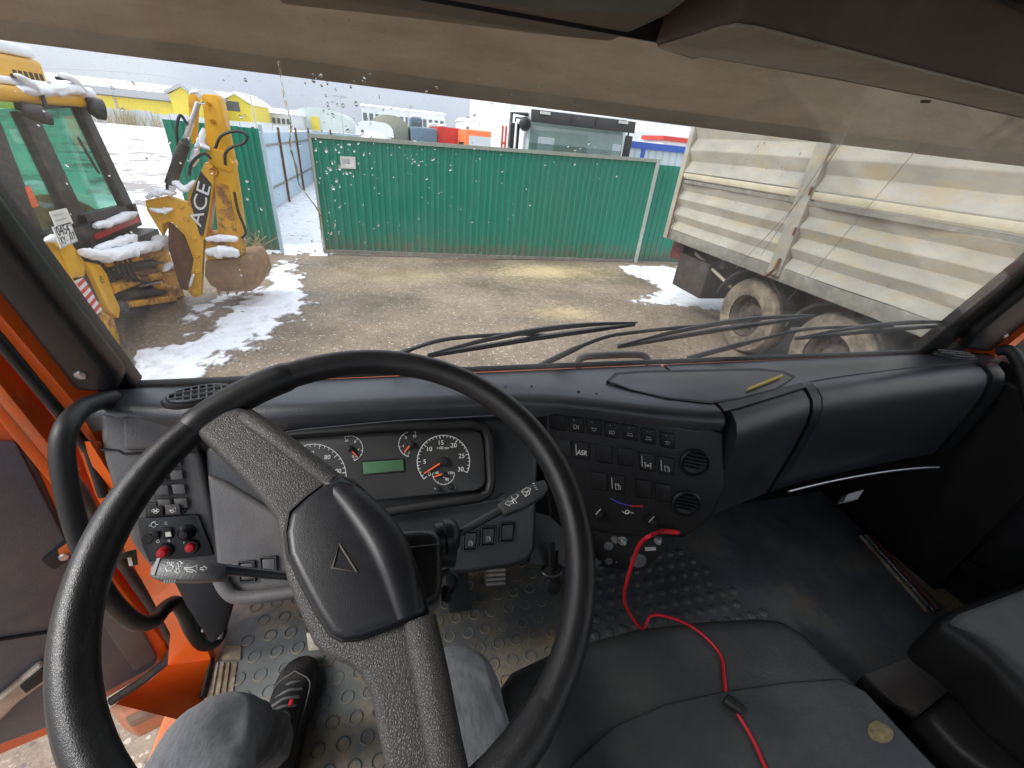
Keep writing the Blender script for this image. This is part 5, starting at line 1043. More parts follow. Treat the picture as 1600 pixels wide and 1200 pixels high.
# --- dashboard top: lofted from station to station along x
stn = [(-.520, .745), (-.45, .735), (-.36, .722), (-.28, .709), (-.15, .706), (0, .708), (.15, .703), (.24, .697), (.275, .690), (.31, .684), (.36, .668), (.42, .648), (.48, .625), (.54, .606), (.60, .590), (.645, .582)]
def dash_ring(x, yf, roll=.02, skirt=.045, zt=2.0):
    return [(x, .835, 1.955), (x, .832, 1.988), (x, yf + .06, zt + .002), (x, yf + .02, zt + .001), (x, yf + .008, zt - .003), (x, yf, zt - .010), (x, yf - .003, zt - .018), (x, yf - .002, zt - skirt), (x, yf + .03, zt - skirt - .002), (x, yf + .09, zt - skirt - .01)]
dash = MB().loft([dash_ring(x, y, skirt=.045 if x < .29 else .036) for x, y in stn]).obj('dashboard', M['dash'], cab)
stg = [(.655, .58), (.70, .592), (.80, .617), (.95, .652), (1.10, .672), (1.30, .690), (1.50, .702), (1.70, .708), (1.78, .71)]
MB().loft([[(x, .835, 1.955), (x, .832, 1.988), (x, y + .06, 2.003), (x, y + .035, 2.002), (x, y + .030, 1.96)] for x, y in stg]).obj('dash_shelf', M['dash'], dash)
def bolster(name, x0, x1, m, out=0.0, nseg=10, grow=0.0):
    import bisect
    def yf(x):
        for (a, b), (c, d) in zip(stg, stg[1:]):
            if x <= c: return b + (d - b) * (x - a) / (c - a)
        return stg[-1][1]
    rg = []
    for k in range(nseg + 1):
        x = x0 + (x1 - x0) * k / nseg; y = yf(x); o = out; zb_ = 1.71 - .015 * math.sin(math.pi * min(1, max(0, (x - .66) / 1.1)))
        rg.append([(x, y + .055, 1.975), (x, y + .05, 1.994 + o), (x, y + .03, 2.001 + o), (x, y + .008, 1.997 + o), (x, y - .012 - o * .5, 1.984 + o * .5), (x, y - .024 - o, 1.962), (x, y - .030 - o, 1.93), (x, y - .030 - o, 1.85), (x, y - .022 - o, zb_), (x, y + .02, zb_ - .008), (x, y + .1, zb_)])
    return MB().loft(rg).obj(name, M[m], dash)
bolster('pad', .668, .925, 'dash'); bolster('glovebox_lid', .975, 1.640, 'dash', nseg=14); bolster('strap', .934, .966, 'plastic', .004, 2); bolster('strap', .930, .970, 'deep', -.006, 2); bolster('end_strap', 1.665, 1.72, 'plastic', .002, 3); bolster('strap', 1.640, 1.668, 'deep', -.008, 2)
slot_p = ZP(2.0035); MB().prism([slot_p.at(x, y) for x, y in ((1124, 632), (1140, 622), (1272, 594), (1268, 602), (1150, 638), (1132, 642))], (0, 0, -.004)).obj('slot', M['deep'], dash)
MB().tube([ZP(1.712 - .010 * math.sin(math.pi * k / 12)).at(1232 + 235 * k / 12, 768 - 38 * (1 - (1 - k / 12) ** 1.6)) for k in range(13)], .0035, 8).obj('chrome_edge', M['steel'], dash)
MB().box((.66, .755, 1.72), (1.74, .84, 1.94)).obj('glovebox', M['deep'], dash, .02)
MB().box((-.46, .72, 1.72), (.66, .84, 1.94)).obj('dash_core', M['deep'], dash)
MB().prism([ZP(1.70).at(1325, 772), ZP(1.70).at(1350, 765), ZP(1.69).at(1340, 780), ZP(1.69).at(1318, 784)], (0, .01, -.02)).obj('label_tag', M['greyprint'], dash)
# tray on top, little holes, pencil
TT = ZP(2.0045)
trp = [(948, 594), (962, 582), (1000, 579), (1185, 575), (1225, 579), (1243, 588), (1215, 607), (1160, 622), (1110, 630), (1040, 622), (985, 609)]
MB().prism([TT.at(*p) for p in trp], (0, 0, -.012)).obj('tray_groove', M['deep'], dash)
cx = sum(p[0] for p in trp) / len(trp); cy_ = sum(p[1] for p in trp) / len(trp)
MB().prism([TT.at(cx + (x - cx) * .965, cy_ + 1.2 + (y - cy_) * .88, .001) for x, y in trp], (0, 0, -.012)).obj('tray', M['dash'], dash, .001)
for x, y, r in ((904, 611, .0035), (932, 614, .002), (831, 603, .002), (790, 604, .0015)): MB().lathe([(.0005, .0008), (r, .0006), (r, -.004)], TOP.at(x, y, .003), (0, 0, 1), 10).obj('screw_hole', M['deep'], dash)
pc = MB().tube([ZP(2.011).at(1172, 607), ZP(2.011).at(1222, 587)], [.0034, .0034], 6); pc.tube([ZP(2.011).at(1172, 607), ZP(2.010).at(1166, 610)], [.0034, .0006], 6)
o = pc.obj('pencil', M['pencil']); tag(o, 'yellow pencil lying in the tray on the dashboard', 'pencil')
def vent(px, py, ang, rx, ry, bx):
    p = ZP(2.006); c = p.at(px, py); e = MB()
    u = (p.at(px + 20, py + ang) - c).normalized(); v = V((0, 0, 1)).cross(u)
    base = MB().prism([c + u * rx * 1.25 * math.cos(a * .2618) + v * ry * 1.2 * math.sin(a * .2618) + V((0, 0, .001)) for a in range(24)], (0, 0, -.012)).obj('vent', M['plastic'], dash, .004)
    MB().prism([c + u * rx * .96 * math.cos(a * .2618) + v * ry * .96 * math.sin(a * .2618) + V((0, 0, .0025)) for a in range(24)], (0, 0, -.004)).obj('vent_well', M['deep'], base) if False else None
    w_ = MB().prism([c + u * rx * math.cos(a * .2618) + v * ry * math.sin(a * .2618) + V((0, 0, .0016)) for a in range(24)], (0, 0, -.003)); w_.obj('vent_opening', M['ink'], base)
    MB().tube([c + u * rx * math.cos(a * .2618) + v * ry * math.sin(a * .2618) + V((0, 0, .003)) for a in range(24)], .003, 8, True).obj('vent_rim', M['dash'], base)
    for k in range(-3, 4):
        h = ry * math.sqrt(max(0, 1 - (k / 4) ** 2)); a = c + u * rx * k / 4 + V((0, 0, .004))
        MB().tube([a - v * h, a + v * h], .0016, 5).obj('vent_fin', M['greyplastic'], base)
    for k in (-.33, .33):
        h = rx * math.sqrt(1 - k * k); a = c + v * ry * k + V((0, 0, .005)); MB().tube([a - u * h, a + u * h], .0022, 5).obj('vent_fin', M['greyplastic'], base)
vent(312, 616, -3.5, .046, .025, 0); vent(1492, 553, 2, .052, .024, 0)
MB().tube([V((-.53, .838, 1.992)), V((.3, .842, 1.992)), V((1.76, .838, 1.992))], .007, 8).obj('screen_seal', M['deep'], cab)
# ------------------------------------------------------------------ instrument cluster
def arc(cx, cy, r, a0, a1, n=28, ry=None):
    ry = ry or r
    return [(cx + r * math.cos(rad(a0 + (a1 - a0) * k / n)), cy - ry * math.sin(rad(a0 + (a1 - a0) * k / n))) for k in range(n + 1)]
clh = MB().prism([CL.at(x, y, -.02) for x, y in ((318, 700), (360, 672), (600, 650), (780, 638), (836, 640), (842, 700), (838, 860), (826, 878), (800, 888), (600, 915), (372, 942), (345, 925), (332, 880))], -CL.n * .06).obj('instrument_housing', M['plastic'], cab, .012, 3)
# lower left wing of the housing, its lit look put into a paler plastic
MB().prism([CL.at(x, y, -.012) for x, y in ((322, 740), (352, 752), (430, 800), (460, 830), (470, 925), (372, 938), (350, 922), (338, 880))], -CL.n * .02).obj('lower_wing', M['greyplastic'], clh, .008, 3)
MB().tube(smooth_path([CL.at(x, y, -.004) for x, y in ((338, 890), (352, 920), (376, 934), (440, 928), (480, 922))], 4), .011, 10).obj('lower_lip', M['greyplastic'], clh)
bz = [(450, 680), (600, 668), (735, 664), (756, 668), (764, 684), (768, 750), (764, 770), (750, 778), (600, 800), (500, 810), (450, 812)]
MB().tube([CL.at(x, y, -.006) for x, y in bz], .010, 8, True).obj('bezel', M['deep'], clh)
MB().prism([CL.at(x, y, -.016) for x, y in ((596, 800), (775, 779), (786, 770), (790, 782), (620, 806))], -CL.n * .01).obj('bezel_ledge', M['greyplastic'], clh, .003)
cf = MB().prism([CL.at(x, y, -.010) for x, y in ((452, 686), (600, 675), (735, 671), (751, 676), (755, 690), (759, 748), (754, 760), (742, 766), (600, 780), (500, 788), (452, 790))], -CL.n * .008).obj('instrument_face', M['panelface'], clh, .002)
MB().tube([CL.at(330, 694, .03), CL.at(470, 672, .03), CL.at(620, 658, .03), CL.at(770, 650, .03)], .0018, 6).obj('hood_seam', M['plastic'], clh)
CF = CL.sh(-.0098)
def gauge(cx, cy, r, a0, a1, nmaj, nmin, nums, needle_a, nl, hub=.008, lw=.0014, numr=.72, nh=7):
    g = MB().lathe([(.001, .0006), (.003, .0006), (.0032, -.001)], CF.at(cx, cy), CF.n, 10).obj('gauge', M['deep'], cf)
    lines = [arc(cx, cy, r, a0, a1)]
    for k in range(nmaj * nmin + 1):
        a = a0 + (a1 - a0) * k / (nmaj * nmin); l = .86 if k % nmin == 0 else .92
        lines.append([(cx + r * math.cos(rad(a)), cy - r * math.sin(rad(a))), (cx + r * l * math.cos(rad(a)), cy - r * l * math.sin(rad(a)))])
    stroke('scale', lines, CF, lw, M['white'], g, .0003)
    for k, s in enumerate(nums):
        if s is None: continue
        a = a0 + (a1 - a0) * k / max(1, len(nums) - 1); text('numeral', s, CF, cx + r * numr * math.cos(rad(a)), cy - r * numr * math.sin(rad(a)), nh, M['white'], g, .0005, (1, -.03))
    if needle_a is not None:
        a = rad(needle_a); p0 = CF.at(cx + hub * 100 * math.cos(a), cy - hub * 100 * math.sin(a), .004); p1 = CF.at(cx + r * nl * math.cos(a), cy - r * nl * math.sin(a), .004)
        MB().tube([p0, p1], [.0022, .0012], 6).obj('needle', M['needle'], g); MB().lathe([(.001, .010), (hub * .8, .009), (hub, .006), (hub * 1.05, 0)], CF.at(cx, cy), CF.n, 16).obj('needle_hub', M['deep'], g)
    return g
g = gauge(693, 721, 41, 222, -25, 6, 5, ['0', '5', '10', '15', '20', '25', '30'], 212, .88, .009); text('lettering', '\u00d7100 min\u207b\u00b9', CF, 694, 700, 4.5, M['white'], g, .0005, (1, -.03), 22)
g = gauge(491, 744, 50, 225, -30, 7, 4, ['0', '20', '40', '60', '80', '100', '120'], None, .85, .009); text('lettering', 'km/h', CF, 492, 717, 6, M['white'], g, .0005, (1, -.03), 15)
for (cx, cy, a0, a1, na, nn) in ((547, 701, 115, -70, -48, ('10', '8', '4', '0')), (643, 694, 70, 255, 228, ('10', '8', '4', '0'))):
    g = gauge(cx, cy, 20, a0, a1, 3, 3, nn, na, .85, .0055, .0011, .66, 4.2)
    c = (cx + 17 * math.cos(rad(a1 + (12 if cx < 600 else -12))), cy - 17 * math.sin(rad(a1 + (12 if cx < 600 else -12)))); stroke('warning_box', [[(c[0] - 3, c[1] - 1.5), (c[0] + 3, c[1] - 1.5), (c[0] + 3, c[1] + 2), (c[0] - 3, c[1] + 2), (c[0] - 3, c[1] - 1.5)]], CF, .0008, M['white'], g)
g = gauge(693, 740, 17, 175, 365, 3, 3, ['40', None, '80', '120'], 200, .95, .004, .0010, .62, 4.2); text('lettering', '\u00b0C', CF, 693, 745, 4, M['white'], g, .0005)
lc = MB().prism([CF.at(x, y, .001) for x, y in ((566, 722), (630, 717.5), (631, 735), (567, 740.5))], -CF.n * .003).obj('display', M['lcd'], cf, .0006)
MB().tube([CF.at(x, y, .001) for x, y in ((565, 721), (631, 716.5), (632, 736), (566, 741.5))], .0013, 6, True).obj('display_frame', M['deep'], lc)
for x, y in ((684.5, 763.5), (705, 761)): MB().lathe([(.001, .009), (.004, .008), (.0055, .002), (.006, 0)], CF.at(x, y), CF.n, 12).obj('reset_knob', M['deep'], cf)
stroke('knob_mark', [[(679, 762), (681, 766)], [(710, 759), (712, 763)]], CF, .0012, M['white'], cf)
def rocker(pl, cx, cy, w, h, parent, icon=None, lean=(0, 0), m='deep', bar=False, frame=None, mark=M['white'], ht=.006):
    """rocker switch: sloping cap with a printed sign; lean slants it to the panel's own axes"""
    ax, ay = lean
    c = lambda u, v: (cx + u * w / 2 + v * h / 2 * ay, cy + v * h / 2 + u * w / 2 * ax)
    P0 = [pl.at(*c(u, v), 0) for u, v in ((-1, -1), (1, -1), (1, 1), (-1, 1))]; P1 = [pl.at(*c(u * .93, v * .93), ht * (1 if v < 0 else .45)) for u, v in ((-1, -1), (1, -1), (1, 1), (-1, 1))]
    r = MB().loft([[p - pl.n * .004 for p in P0], P0, P1]).obj('rocker_switch', M[m], parent, .0012)
    if frame: MB().tube([pl.at(*c(u * 1.18, v * 1.18), .002) for u, v in ((-1, -1), (1, -1), (1, 1), (-1, 1))], .0028, 6, True).obj('switch_frame', M[frame], parent)
    ip = pl.sh(ht * .75 + .0006)
    if bar: stroke('switch_mark', [[c(-.62, -.6), c(-.62, .6)]], ip, .0014, mark, r)
    if icon:
        if icon.isupper() and len(icon) == 3: text('lettering', icon, ip, *c(.12, .25), h * .30, mark, r, .0, (1, ax * 1.0), w * .62)
        else: stroke('switch_symbol', [[c(*p) for p in ln] for ln in ICON[icon]], ip, .0011, mark, r, 0)
    return r
def circ(x, y, r, n=8): return [(x + r * math.cos(k * 2 * math.pi / n), y + r * math.sin(k * 2 * math.pi / n)) for k in range(n + 1)]
ICON = {
    'lamp': [[(-.3, .0), (-.3, .5), (.0, .5), (.15, .25), (0, .0), (-.3, .0)], [(.3, .0), (.3, .5)], [(-.35, -.6), (-.1, -.6)]],
    'beam': [[(-.35, .2), (.35, .2), (.2, .5), (-.15, .5), (-.35, .2)], [(-.3, -.6), (-.1, -.6)]],
    'fog': [[(-.35, .1), (-.1, .1), (-.1, .5), (-.35, .5), (-.35, .1)], [(.0, .1), (.25, .1), (.35, .3), (.25, .5), (.0, .5)], [(-.35, -.6), (-.1, -.5)]],
    'car': [[(-.4, .4), (-.25, .1), (.25, .1), (.4, .4), (-.4, .4)], [(-.2, -.6), (0, -.6)]],
    'axle': [[(-.25, .1), (-.25, .7)], [(.45, .1), (.45, .7)], [(-.25, .4), (.45, .4)], circ(.1, .4, .14), [(-.4, .1), (-.1, .1)], [(.3, .1), (.6, .1)]],
    'pump': [[(-.2, .6), (-.2, 0), (.2, 0), (.2, .6), (-.2, .6)], [(.2, .1), (.4, .2), (.4, .6)], [(-.1, .15), (.1, .15)]],
    'fan': [circ(-.25, 0, .25), circ(.25, 0, .25), circ(0, -.25, .25), circ(0, .25, .25)],
    'horn': [[(-.5, .1), (-.1, .1), (.4, -.4), (.4, .5), (-.1, .2), (-.5, .2)], circ(-.1, .4, .2)],
}
for x, y in ((735, 845), (763, 838), (793, 832)): rocker(CL.sh(-.019), x, y, 18, 25, clh, 'pump' if x < 790 else None, (-.05, -.08), 'plastic', frame='deep', mark=M['greyprint'])
for x, y in ((386, 893), (420, 886)): rocker(CL.sh(-.011), x, y, 20, 26, clh, None, (-.1, .05), 'greyplastic', frame='deep')
text('lettering', 'I', CL.sh(-.0075), 384, 893, 10, M['white'], clh, .004)

# ------------------------------------------------------------------ side console left of the wheel
sc = MB().prism([SIDE.at(x, y, -.004) for x, y in ((154, 645), (296, 652), (316, 720), (338, 820), (352, 890), (330, 905), (240, 895), (205, 850), (176, 770), (158, 705))], -SIDE.n * .07).obj('side_console', M['greyplastic'], cab, .010, 3)
MB().prism([SIDE.at(x, y, .004) for x, y in ((190, 650), (294, 654), (306, 700), (192, 704))], -SIDE.n * .012).obj('pocket_cover', M['greyplastic'], sc, .006, 3)
MB().tube([SIDE.at(x, y, -.003) for x, y in ((157, 702), (185, 704), (193, 709), (310, 706))], .002, 6).obj('panel_seam', M['deep'], sc)
for r in range(4):
    for c in range(2):
        x, y = 244 + c * 26 + r * 3.6, 722 + r * 22 - 1.5 * c
        MB().prism([SIDE.at(px, py, .003) for px, py in ((x - 10, y - 7), (x + 11, y - 8), (x + 13, y + 7), (x - 7, y + 8))], -SIDE.n * .008).obj('blank_button', M['greyplastic'], sc, .0022)
        MB().tube([SIDE.at(px, py, .0005) for px, py in ((x - 12, y - 9), (x + 13, y - 10), (x + 15, y + 9), (x - 9, y + 10))], .0008, 6, True).obj('button_gap', M['deep'], sc)
sp2 = MB().prism([SIDE.at(x, y, .0) for x, y in ((226, 786), (284, 782), (292, 790), (290, 802), (282, 806), (226, 810))], -SIDE.n * .01).obj('switch_pod', M['deep'], sc, .003)
rocker(SIDE.sh(.002), 243, 798, 24, 16, sp2, 'fan', (-.05, .1), 'panelface', mark=M['white'], ht=.010); rocker(SIDE.sh(.002), 270, 796, 24, 16, sp2, 'horn', (-.05, .1), 'greyplastic', mark=M['white'], ht=.010)
lp = MB().prism([SIDE.at(x, y, .002) for x, y in ((213, 811), (308, 804), (324, 840), (334, 868), (233, 878), (222, 855))], -SIDE.n * .01).obj('lower_panel', M['plastic'], sc, .002)
MB().prism([SIDE.at(x, y, .004) for x, y in ((308, 804), (312, 812), (322, 840), (318, 842), (306, 812))], -SIDE.n * .006).obj('panel_edge', M['deep'], lp)
for x, y, k in ((258, 860, .020), (299, 854, .012)):
    b = MB().lathe([(.001, .006), (.011, .006), (.0125, .003), (.014, -.004)], SIDE.at(x, y, .003), SIDE.n, 18).obj('button_collar', M['deep'], lp)
    MB().lathe([(.001, k), (.006, k - .001), (.0078, k - .004), (.0082, .002)], SIDE.at(x, y, .004), SIDE.n, 18).obj('red_button', M['red'], b)
MB().lathe([(.001, .02), (.006, .019), (.0085, .012), (.010, .004), (.014, .001), (.0145, -.003)], SIDE.at(292, 832, .003), SIDE.n, 18).obj('rotary_knob', M['deep'], lp)
rocker(SIDE.sh(.003), 262, 833, 15, 18, lp, None, (-.05, .15), 'deep'); MB().prism([SIDE.at(x, y, .010) for x, y in ((258, 832), (266, 831), (268, 838), (259, 839))], -SIDE.n * .002).obj('switch_lamp', M['lens'], lp)
rocker(SIDE.sh(.003), 243, 836, 11, 12, lp, None, (-.05, .15), 'deep'); MB().lathe([(.001, .002), (.008, .002), (.009, 0)], SIDE.at(230, 842, .002), SIDE.n, 14).obj('speaker_grille', M['ink'], lp)
IP = SIDE.sh(.0026)
stroke('printed_mark', [circ(240, 820, 4), [(236, 820), (233, 822)], [(244, 820), (248, 819)], [(238, 816), (243, 815)], circ(247, 846, 2.2), [(257, 816), (261, 815), (257, 819), (262, 819)], circ(264, 845, 1.6), circ(288, 848, 1)], IP, .0010, M['white'], lp, 0)
# dark bracket and pedal box under it, worn bracket strip
MB().prism([SIDE.at(x, y, -.06) for x, y in ((262, 895), (352, 880), (368, 925), (352, 985), (330, 1010), (290, 950))], -SIDE.n * .03).obj('lower_bracket', M['deep'], sc, .008)
MB().prism([XP(-.49).at(x, y) for x, y in ((172, 868), (213, 858), (216, 882), (208, 884), (205, 870), (174, 878))], (-.006, 0, 0)).obj('bracket', M['alu'], sc)
MB().tube(smooth_path([XP(-.47).at(318, 985), XP(-.465).at(322, 968), XP(-.465).at(338, 966), XP(-.465).at(346, 978), XP(-.47).at(342, 998)], 4), .007, 8).obj('bracket', M['steel'], sc)
hand = [XP(-.49).at(176, 622), XP(-.49).at(152, 628), XP(-.485).at(126, 640), XP(-.48).at(104, 668), XP(-.48).at(97, 705), XP(-.48).at(105, 765), XP(-.48).at(122, 832), XP(-.48).at(146, 895), XP(-.48).at(176, 942), XP(-.485).at(212, 972), XP(-.49).at(240, 970), XP(-.49).at(256, 952), XP(-.49).at(274, 942), XP(-.49).at(288, 958), XP(-.49).at(300, 985), XP(-.49).at(316, 1006), XP(-.485).at(334, 1004), XP(-.48).at(345, 988), XP(-.475).at(344, 960)]
MB().tube(smooth_path(hand, 5), .0145, 12).obj('grab_handle', M['rubber'], cab)
MB().tube(smooth_path([Plane((1.72, 0, 0), (-1, 0, 0)).at(*p) for p in ((1560, 548), (1578, 548), (1592, 566), (1600, 590), (1612, 640))], 5), .016, 10).obj('grab_handle', M['rubber'], cab)

# ------------------------------------------------------------------ switch console in the middle
so = MB().prism([SW.at(x, y, -.012) for x, y in ((846, 640), (900, 636), (1100, 664), (1132, 676), (1136, 760), (1112, 812), (1070, 842), (960, 838), (858, 812), (846, 720))], -SW.n * .10).obj('switch_console', M['deep'], cab, .010, 3)
MB().tube([SW.at(x, y, -.010) for x, y in ((857, 690), (856, 646), (862, 640), (1090, 674))], .0018, 6).obj('panel_edge', M['greyplastic'], so)
SWf = SW.sh(-.012); LEAN = (.15, .05)
for (x, y, ic, bar) in ((872, 660, None, 0), (900, 664, 'lamp', 0), (928, 667, 'beam', 0), (956, 672, 'fog', 0), (984, 676, 'car', 0), (1013, 682, 'car', 0), (1043, 688, 'beam', 0),
                       (880, 700, None, 0), (908, 704, 'ASR', 1), (944, 710, None, 0), (977, 714, None, 0), (1011, 722, 'axle', 1), (1041, 728, 'pump', 1),
                       (936, 752, None, 0), (964, 756, 'pump', 1), (1006, 764, None, 0), (1036, 770, None, 0)):
    rocker(SWf, x, y, 23 if y < 695 else 25, 24 if y < 695 else 28, so, ic, LEAN, 'plastic' if x == 880 else 'deep', bool(bar), mark=M['white'])
MB().tube([SWf.at(x, y, .001) for x, y in ((862, 684), (960, 698), (1060, 712))], .0014, 5).obj('panel_seam', M['plastic'], so)
# heater slide and vents
hs_ = [SWf.at(x, y, .0012) for x, y in ((954, 779), (968, 786), (985, 790.5), (1005, 791))]
MB().tube(hs_[:3], .0013, 6).obj('cold_mark', M['blueprint'], so); MB().tube(hs_[2:], .0013, 6).obj('warm_mark', M['red'], so)
for x, y in ((935, 800), (1018, 812)): MB().lathe([(.001, .018), (.008, .017), (.011, .012), (.012, 0)], SWf.at(x, y), SWf.n, 16).obj('heater_knob', M['deep'], so); MB().tube([SWf.at(x - 4, y + 4, .019), SWf.at(x + 4, y - 5, .019)], .0015, 5).obj('knob_mark', M['greyprint'], so)
stroke('printed_mark', [[(972, 799), (978, 803), (984, 800), (990, 802)], circ(980, 800, 3), [(1014, 808), (1020, 816)]], SWf, .0013, M['white'], so)
for x, y in ((1085, 722), (1072, 786)):
    b = MB().lathe([(.030, -.004), (.032, .004), (.028, .008), (.025, .002), (.001, -.003)], SWf.at(x, y), SWf.n, 24).obj('air_vent', M['deep'], so)
    ax = (SWf.at(x + 10, y + 2) - SWf.at(x, y)).normalized(); up = SWf.n.cross(ax)
    for k in (-2, -1, 0, 1, 2):
        h = .024 * math.sqrt(1 - (k / 3) ** 2); c = SWf.at(x, y, .003) + up * k * .008; MB().prism([c - ax * h, c + ax * h, c + ax * h + SWf.n * .008 + up * .003, c - ax * h + SWf.n * .008 + up * .003], up * .0015).obj('vent_fin', M['plastic'], b)
# lower bracket plate with its holes
LP = SW.sh(-.035)
pl = MB().prism([LP.at(x, y) for x, y in ((850, 812), (1060, 826), (1048, 850), (1012, 888), (985, 892), (930, 884), (846, 866))], -SW.n * .004).obj('lower_plate', M['deep'], so, .001)
for x, y, r in ((951, 853, .011), (951, 877, .009), (997, 876, .019), (938, 877, .002), (963, 878, .002)):
    MB().lathe([(.0006, .0006), (r, .0006), (r * 1.04, -.001)], LP.at(x, y), LP.n, 20).obj('plate_hole', M['matdark'], pl)
MB().prism([LP.at(x, y, .002) for x, y in ((1008, 856), (1025, 855), (1025, 860), (1008, 861))], -LP.n * .003).obj('label_tag', M['pencil' if 0 else 'greyprint'], pl)
for x, y in ((961, 842), (974, 845), (1028, 844)): MB().lathe([(.001, .012), (.006, .011), (.009, .004), (.010, 0)], LP.at(x, y), LP.n, 10).obj('plate_bolt', M['screw'] if x != 961 else M['greyplastic'], pl)
stroke('printed_mark', [arc(972, 845, 6, 30, 300, 10)], LP, .0015, M['white'], pl, .004)
MB().prism([CL.at(x, y, -.06) for x, y in ((836, 800), (858, 806), (940, 880), (930, 890), (828, 880))], -CL.n * .02).obj('lower_bracket', M['deep'], so)

# brake valve lever hanging below
LV = YP(.53); top = LV.at(862, 868); bot = LV.at(863, 935); dr = (bot - top).normalized()
lv = MB().cyl(top - dr * .05, top + dr * .055, .007, None, 10)
lvo = lv.obj('hand_valve_lever', M['deep'], cab)
MB().tube([top + dr * -.01 + V((.012, 0, 0)), top + dr * .05 + V((.010, 0, 0))], .0035, 6).obj('lever_side', M['deep'], lvo)
c = top + dr * .05; MB().tube([c + V((.022 * math.cos(k * .5236), .015 * math.sin(k * .5236), 0)) for k in range(12)], .0045, 8, True).obj('lever_ring', M['padvinyl'], lvo)
MB().lathe([(.006, .055), (.008, .065), (.016, .082), (.020, .098), (.019, .112), (.012, .122), (.001, .125)], top, dr, 20).obj('lever_knob', M['padvinyl'], lvo)
# pedals
pd = MB().prism([Plane((0, .80, 1.33), (0, -.8, .6)).at(x, y) for x, y in ((757, 886), (790, 884), (792, 915), (758, 919))], (0, .02, -.015)).obj('brake_pedal', M['matdark'], cab, .004)
for k in range(4): MB().tube([Plane((0, .797, 1.331), (0, -.8, .6)).at(760, 892 + k * 7), Plane((0, .797, 1.331), (0, -.8, .6)).at(789, 890 + k * 7)], .004, 6).obj('pedal_rib', M['alu'], pd)
MB().tube([V((.24, .82, 1.33)), V((.24, .95, 1.5))], .012, 8).obj('pedal_arm', M['deep'], pd)
p2 = Plane((0, .70, 1.31), (0, -.7, .7)); pd = MB().prism([p2.at(x, y) for x, y in ((478, 990), (510, 985), (520, 1012), (482, 1018))], (0, .015, -.015)).obj('clutch_pedal', M['alu'], cab, .003)
MB().tube([p2.at(500, 1000, -.02), V((-.18, .92, 1.55))], .011, 8).obj('pedal_arm', M['deep'], pd)
ac = MB().prism([(.10, .72, 1.27), (.165, .72, 1.27), (.165, .86, 1.36), (.10, .86, 1.36)], (0, -.012, .015)).obj('accelerator_pedal', M['deep'], cab, .004)

# ------------------------------------------------------------------ steering column and stalks
TI = .434; WC = V((-.046, .322, 2.0775)); WN = V((0, -math.sin(TI), math.cos(TI)))
WP = Plane(WC, WN)
KC = WP.sh(-.075)
col_ = MB().prism([KC.at(x, y) for x, y in ((520, 850), (560, 830), (655, 824), (682, 824), (690, 840), (692, 905), (688, 938), (660, 952), (560, 965), (500, 940))], -WN * .10).obj('steering_column', M['plastic'], cab, .012, 3)
MB().tube([KC.at(636, 856, .001), KC.at(686, 851, .001)], .0013, 5).obj('column_seam', M['deep'], col_)
MB().cyl(WC - WN * .12 + V((0, 0, 0)), WC - WN * .62, .045, None, 18).obj('column_shaft', M['deep'], col_)
k0 = KC.at(686, 840, -.03); kx = (KC.at(716, 834, -.03) - k0).normalized()
MB().lathe([(.020, -.004), (.020, .006), (.023, .008), (.023, .016), (.018, .024), (.010, .027), (.001, .028)], k0, kx, 20).obj('stalk_collar', M['padvinyl'], col_)
MB().cyl(k0 + V((0, .0, -.035)), k0 + V((.02, -.0, -.04)), .016, None, 16).obj('ignition_lock', M['deep'], col_)
kr = KC.at(700, 910, -.05); MB().tube([kr + V((.012 * math.cos(k * .5236), .004 * math.sin(k * .5236), .018 * math.sin(k * .5236))) for k in range(12)], .003, 6, True).obj('key_ring', M['padvinyl'], col_)
MB().prism([KC.at(x, y, -.055) for x, y in ((690, 915), (702, 912), (708, 934), (700, 945), (690, 940))], -WN * .012).obj('key_fob', M['padvinyl'], col_, .004)
M['stalkgrey'] = mat('stalk_plastic', (0.055, 0.057, 0.060), 0.42, bump=0.3, bscale=500, var=0.15)
def stalk(rod, head, mid, icons, name):
    a, b = KC.at(*rod[0], -.03), KC.at(*rod[1], -.012)
    s = MB().tube([a, b], [.0048, .0058], 10).obj(name, M['plastic'], col_)
    h = MB().prism([KC.at(x, y, -.004) for x, y in head], -WN * .020).obj('stalk_head', M['stalkgrey'], s, .004, 2)
    stroke('stalk_symbol', icons, KC.sh(-.0038), .0011, M['white'], s, 0)
    return s
hd = [(790, 803), (776, 788), (800, 772), (838, 752), (852, 748), (858, 762), (852, 772), (820, 792)]
stalk(((690, 848), (786, 795)), hd, 0, [[(789, 787), (794, 782), (795, 784.5), (800, 782), (801.5, 786), (796, 788), (797, 790.5), (789, 787)], [(797, 784), (806, 779)], [(799, 776), (808, 786), (803, 787), (799, 776)], [(806, 779), (810, 775), (808, 772)], [(815, 768), (822, 762), (829, 763), (827, 772), (821, 776), (815, 768)], [(818, 769), (826, 768)], [(821, 775), (826, 765)], [(832, 756), (835, 755)], [(834, 759), (836, 758)], [(836, 762), (838, 761)], [(837, 765), (840, 764)]], 'wiper_stalk')
hd = [(231, 900), (234, 886), (244, 871), (300, 873), (354, 880), (354, 895), (340, 905), (300, 907), (245, 906)]
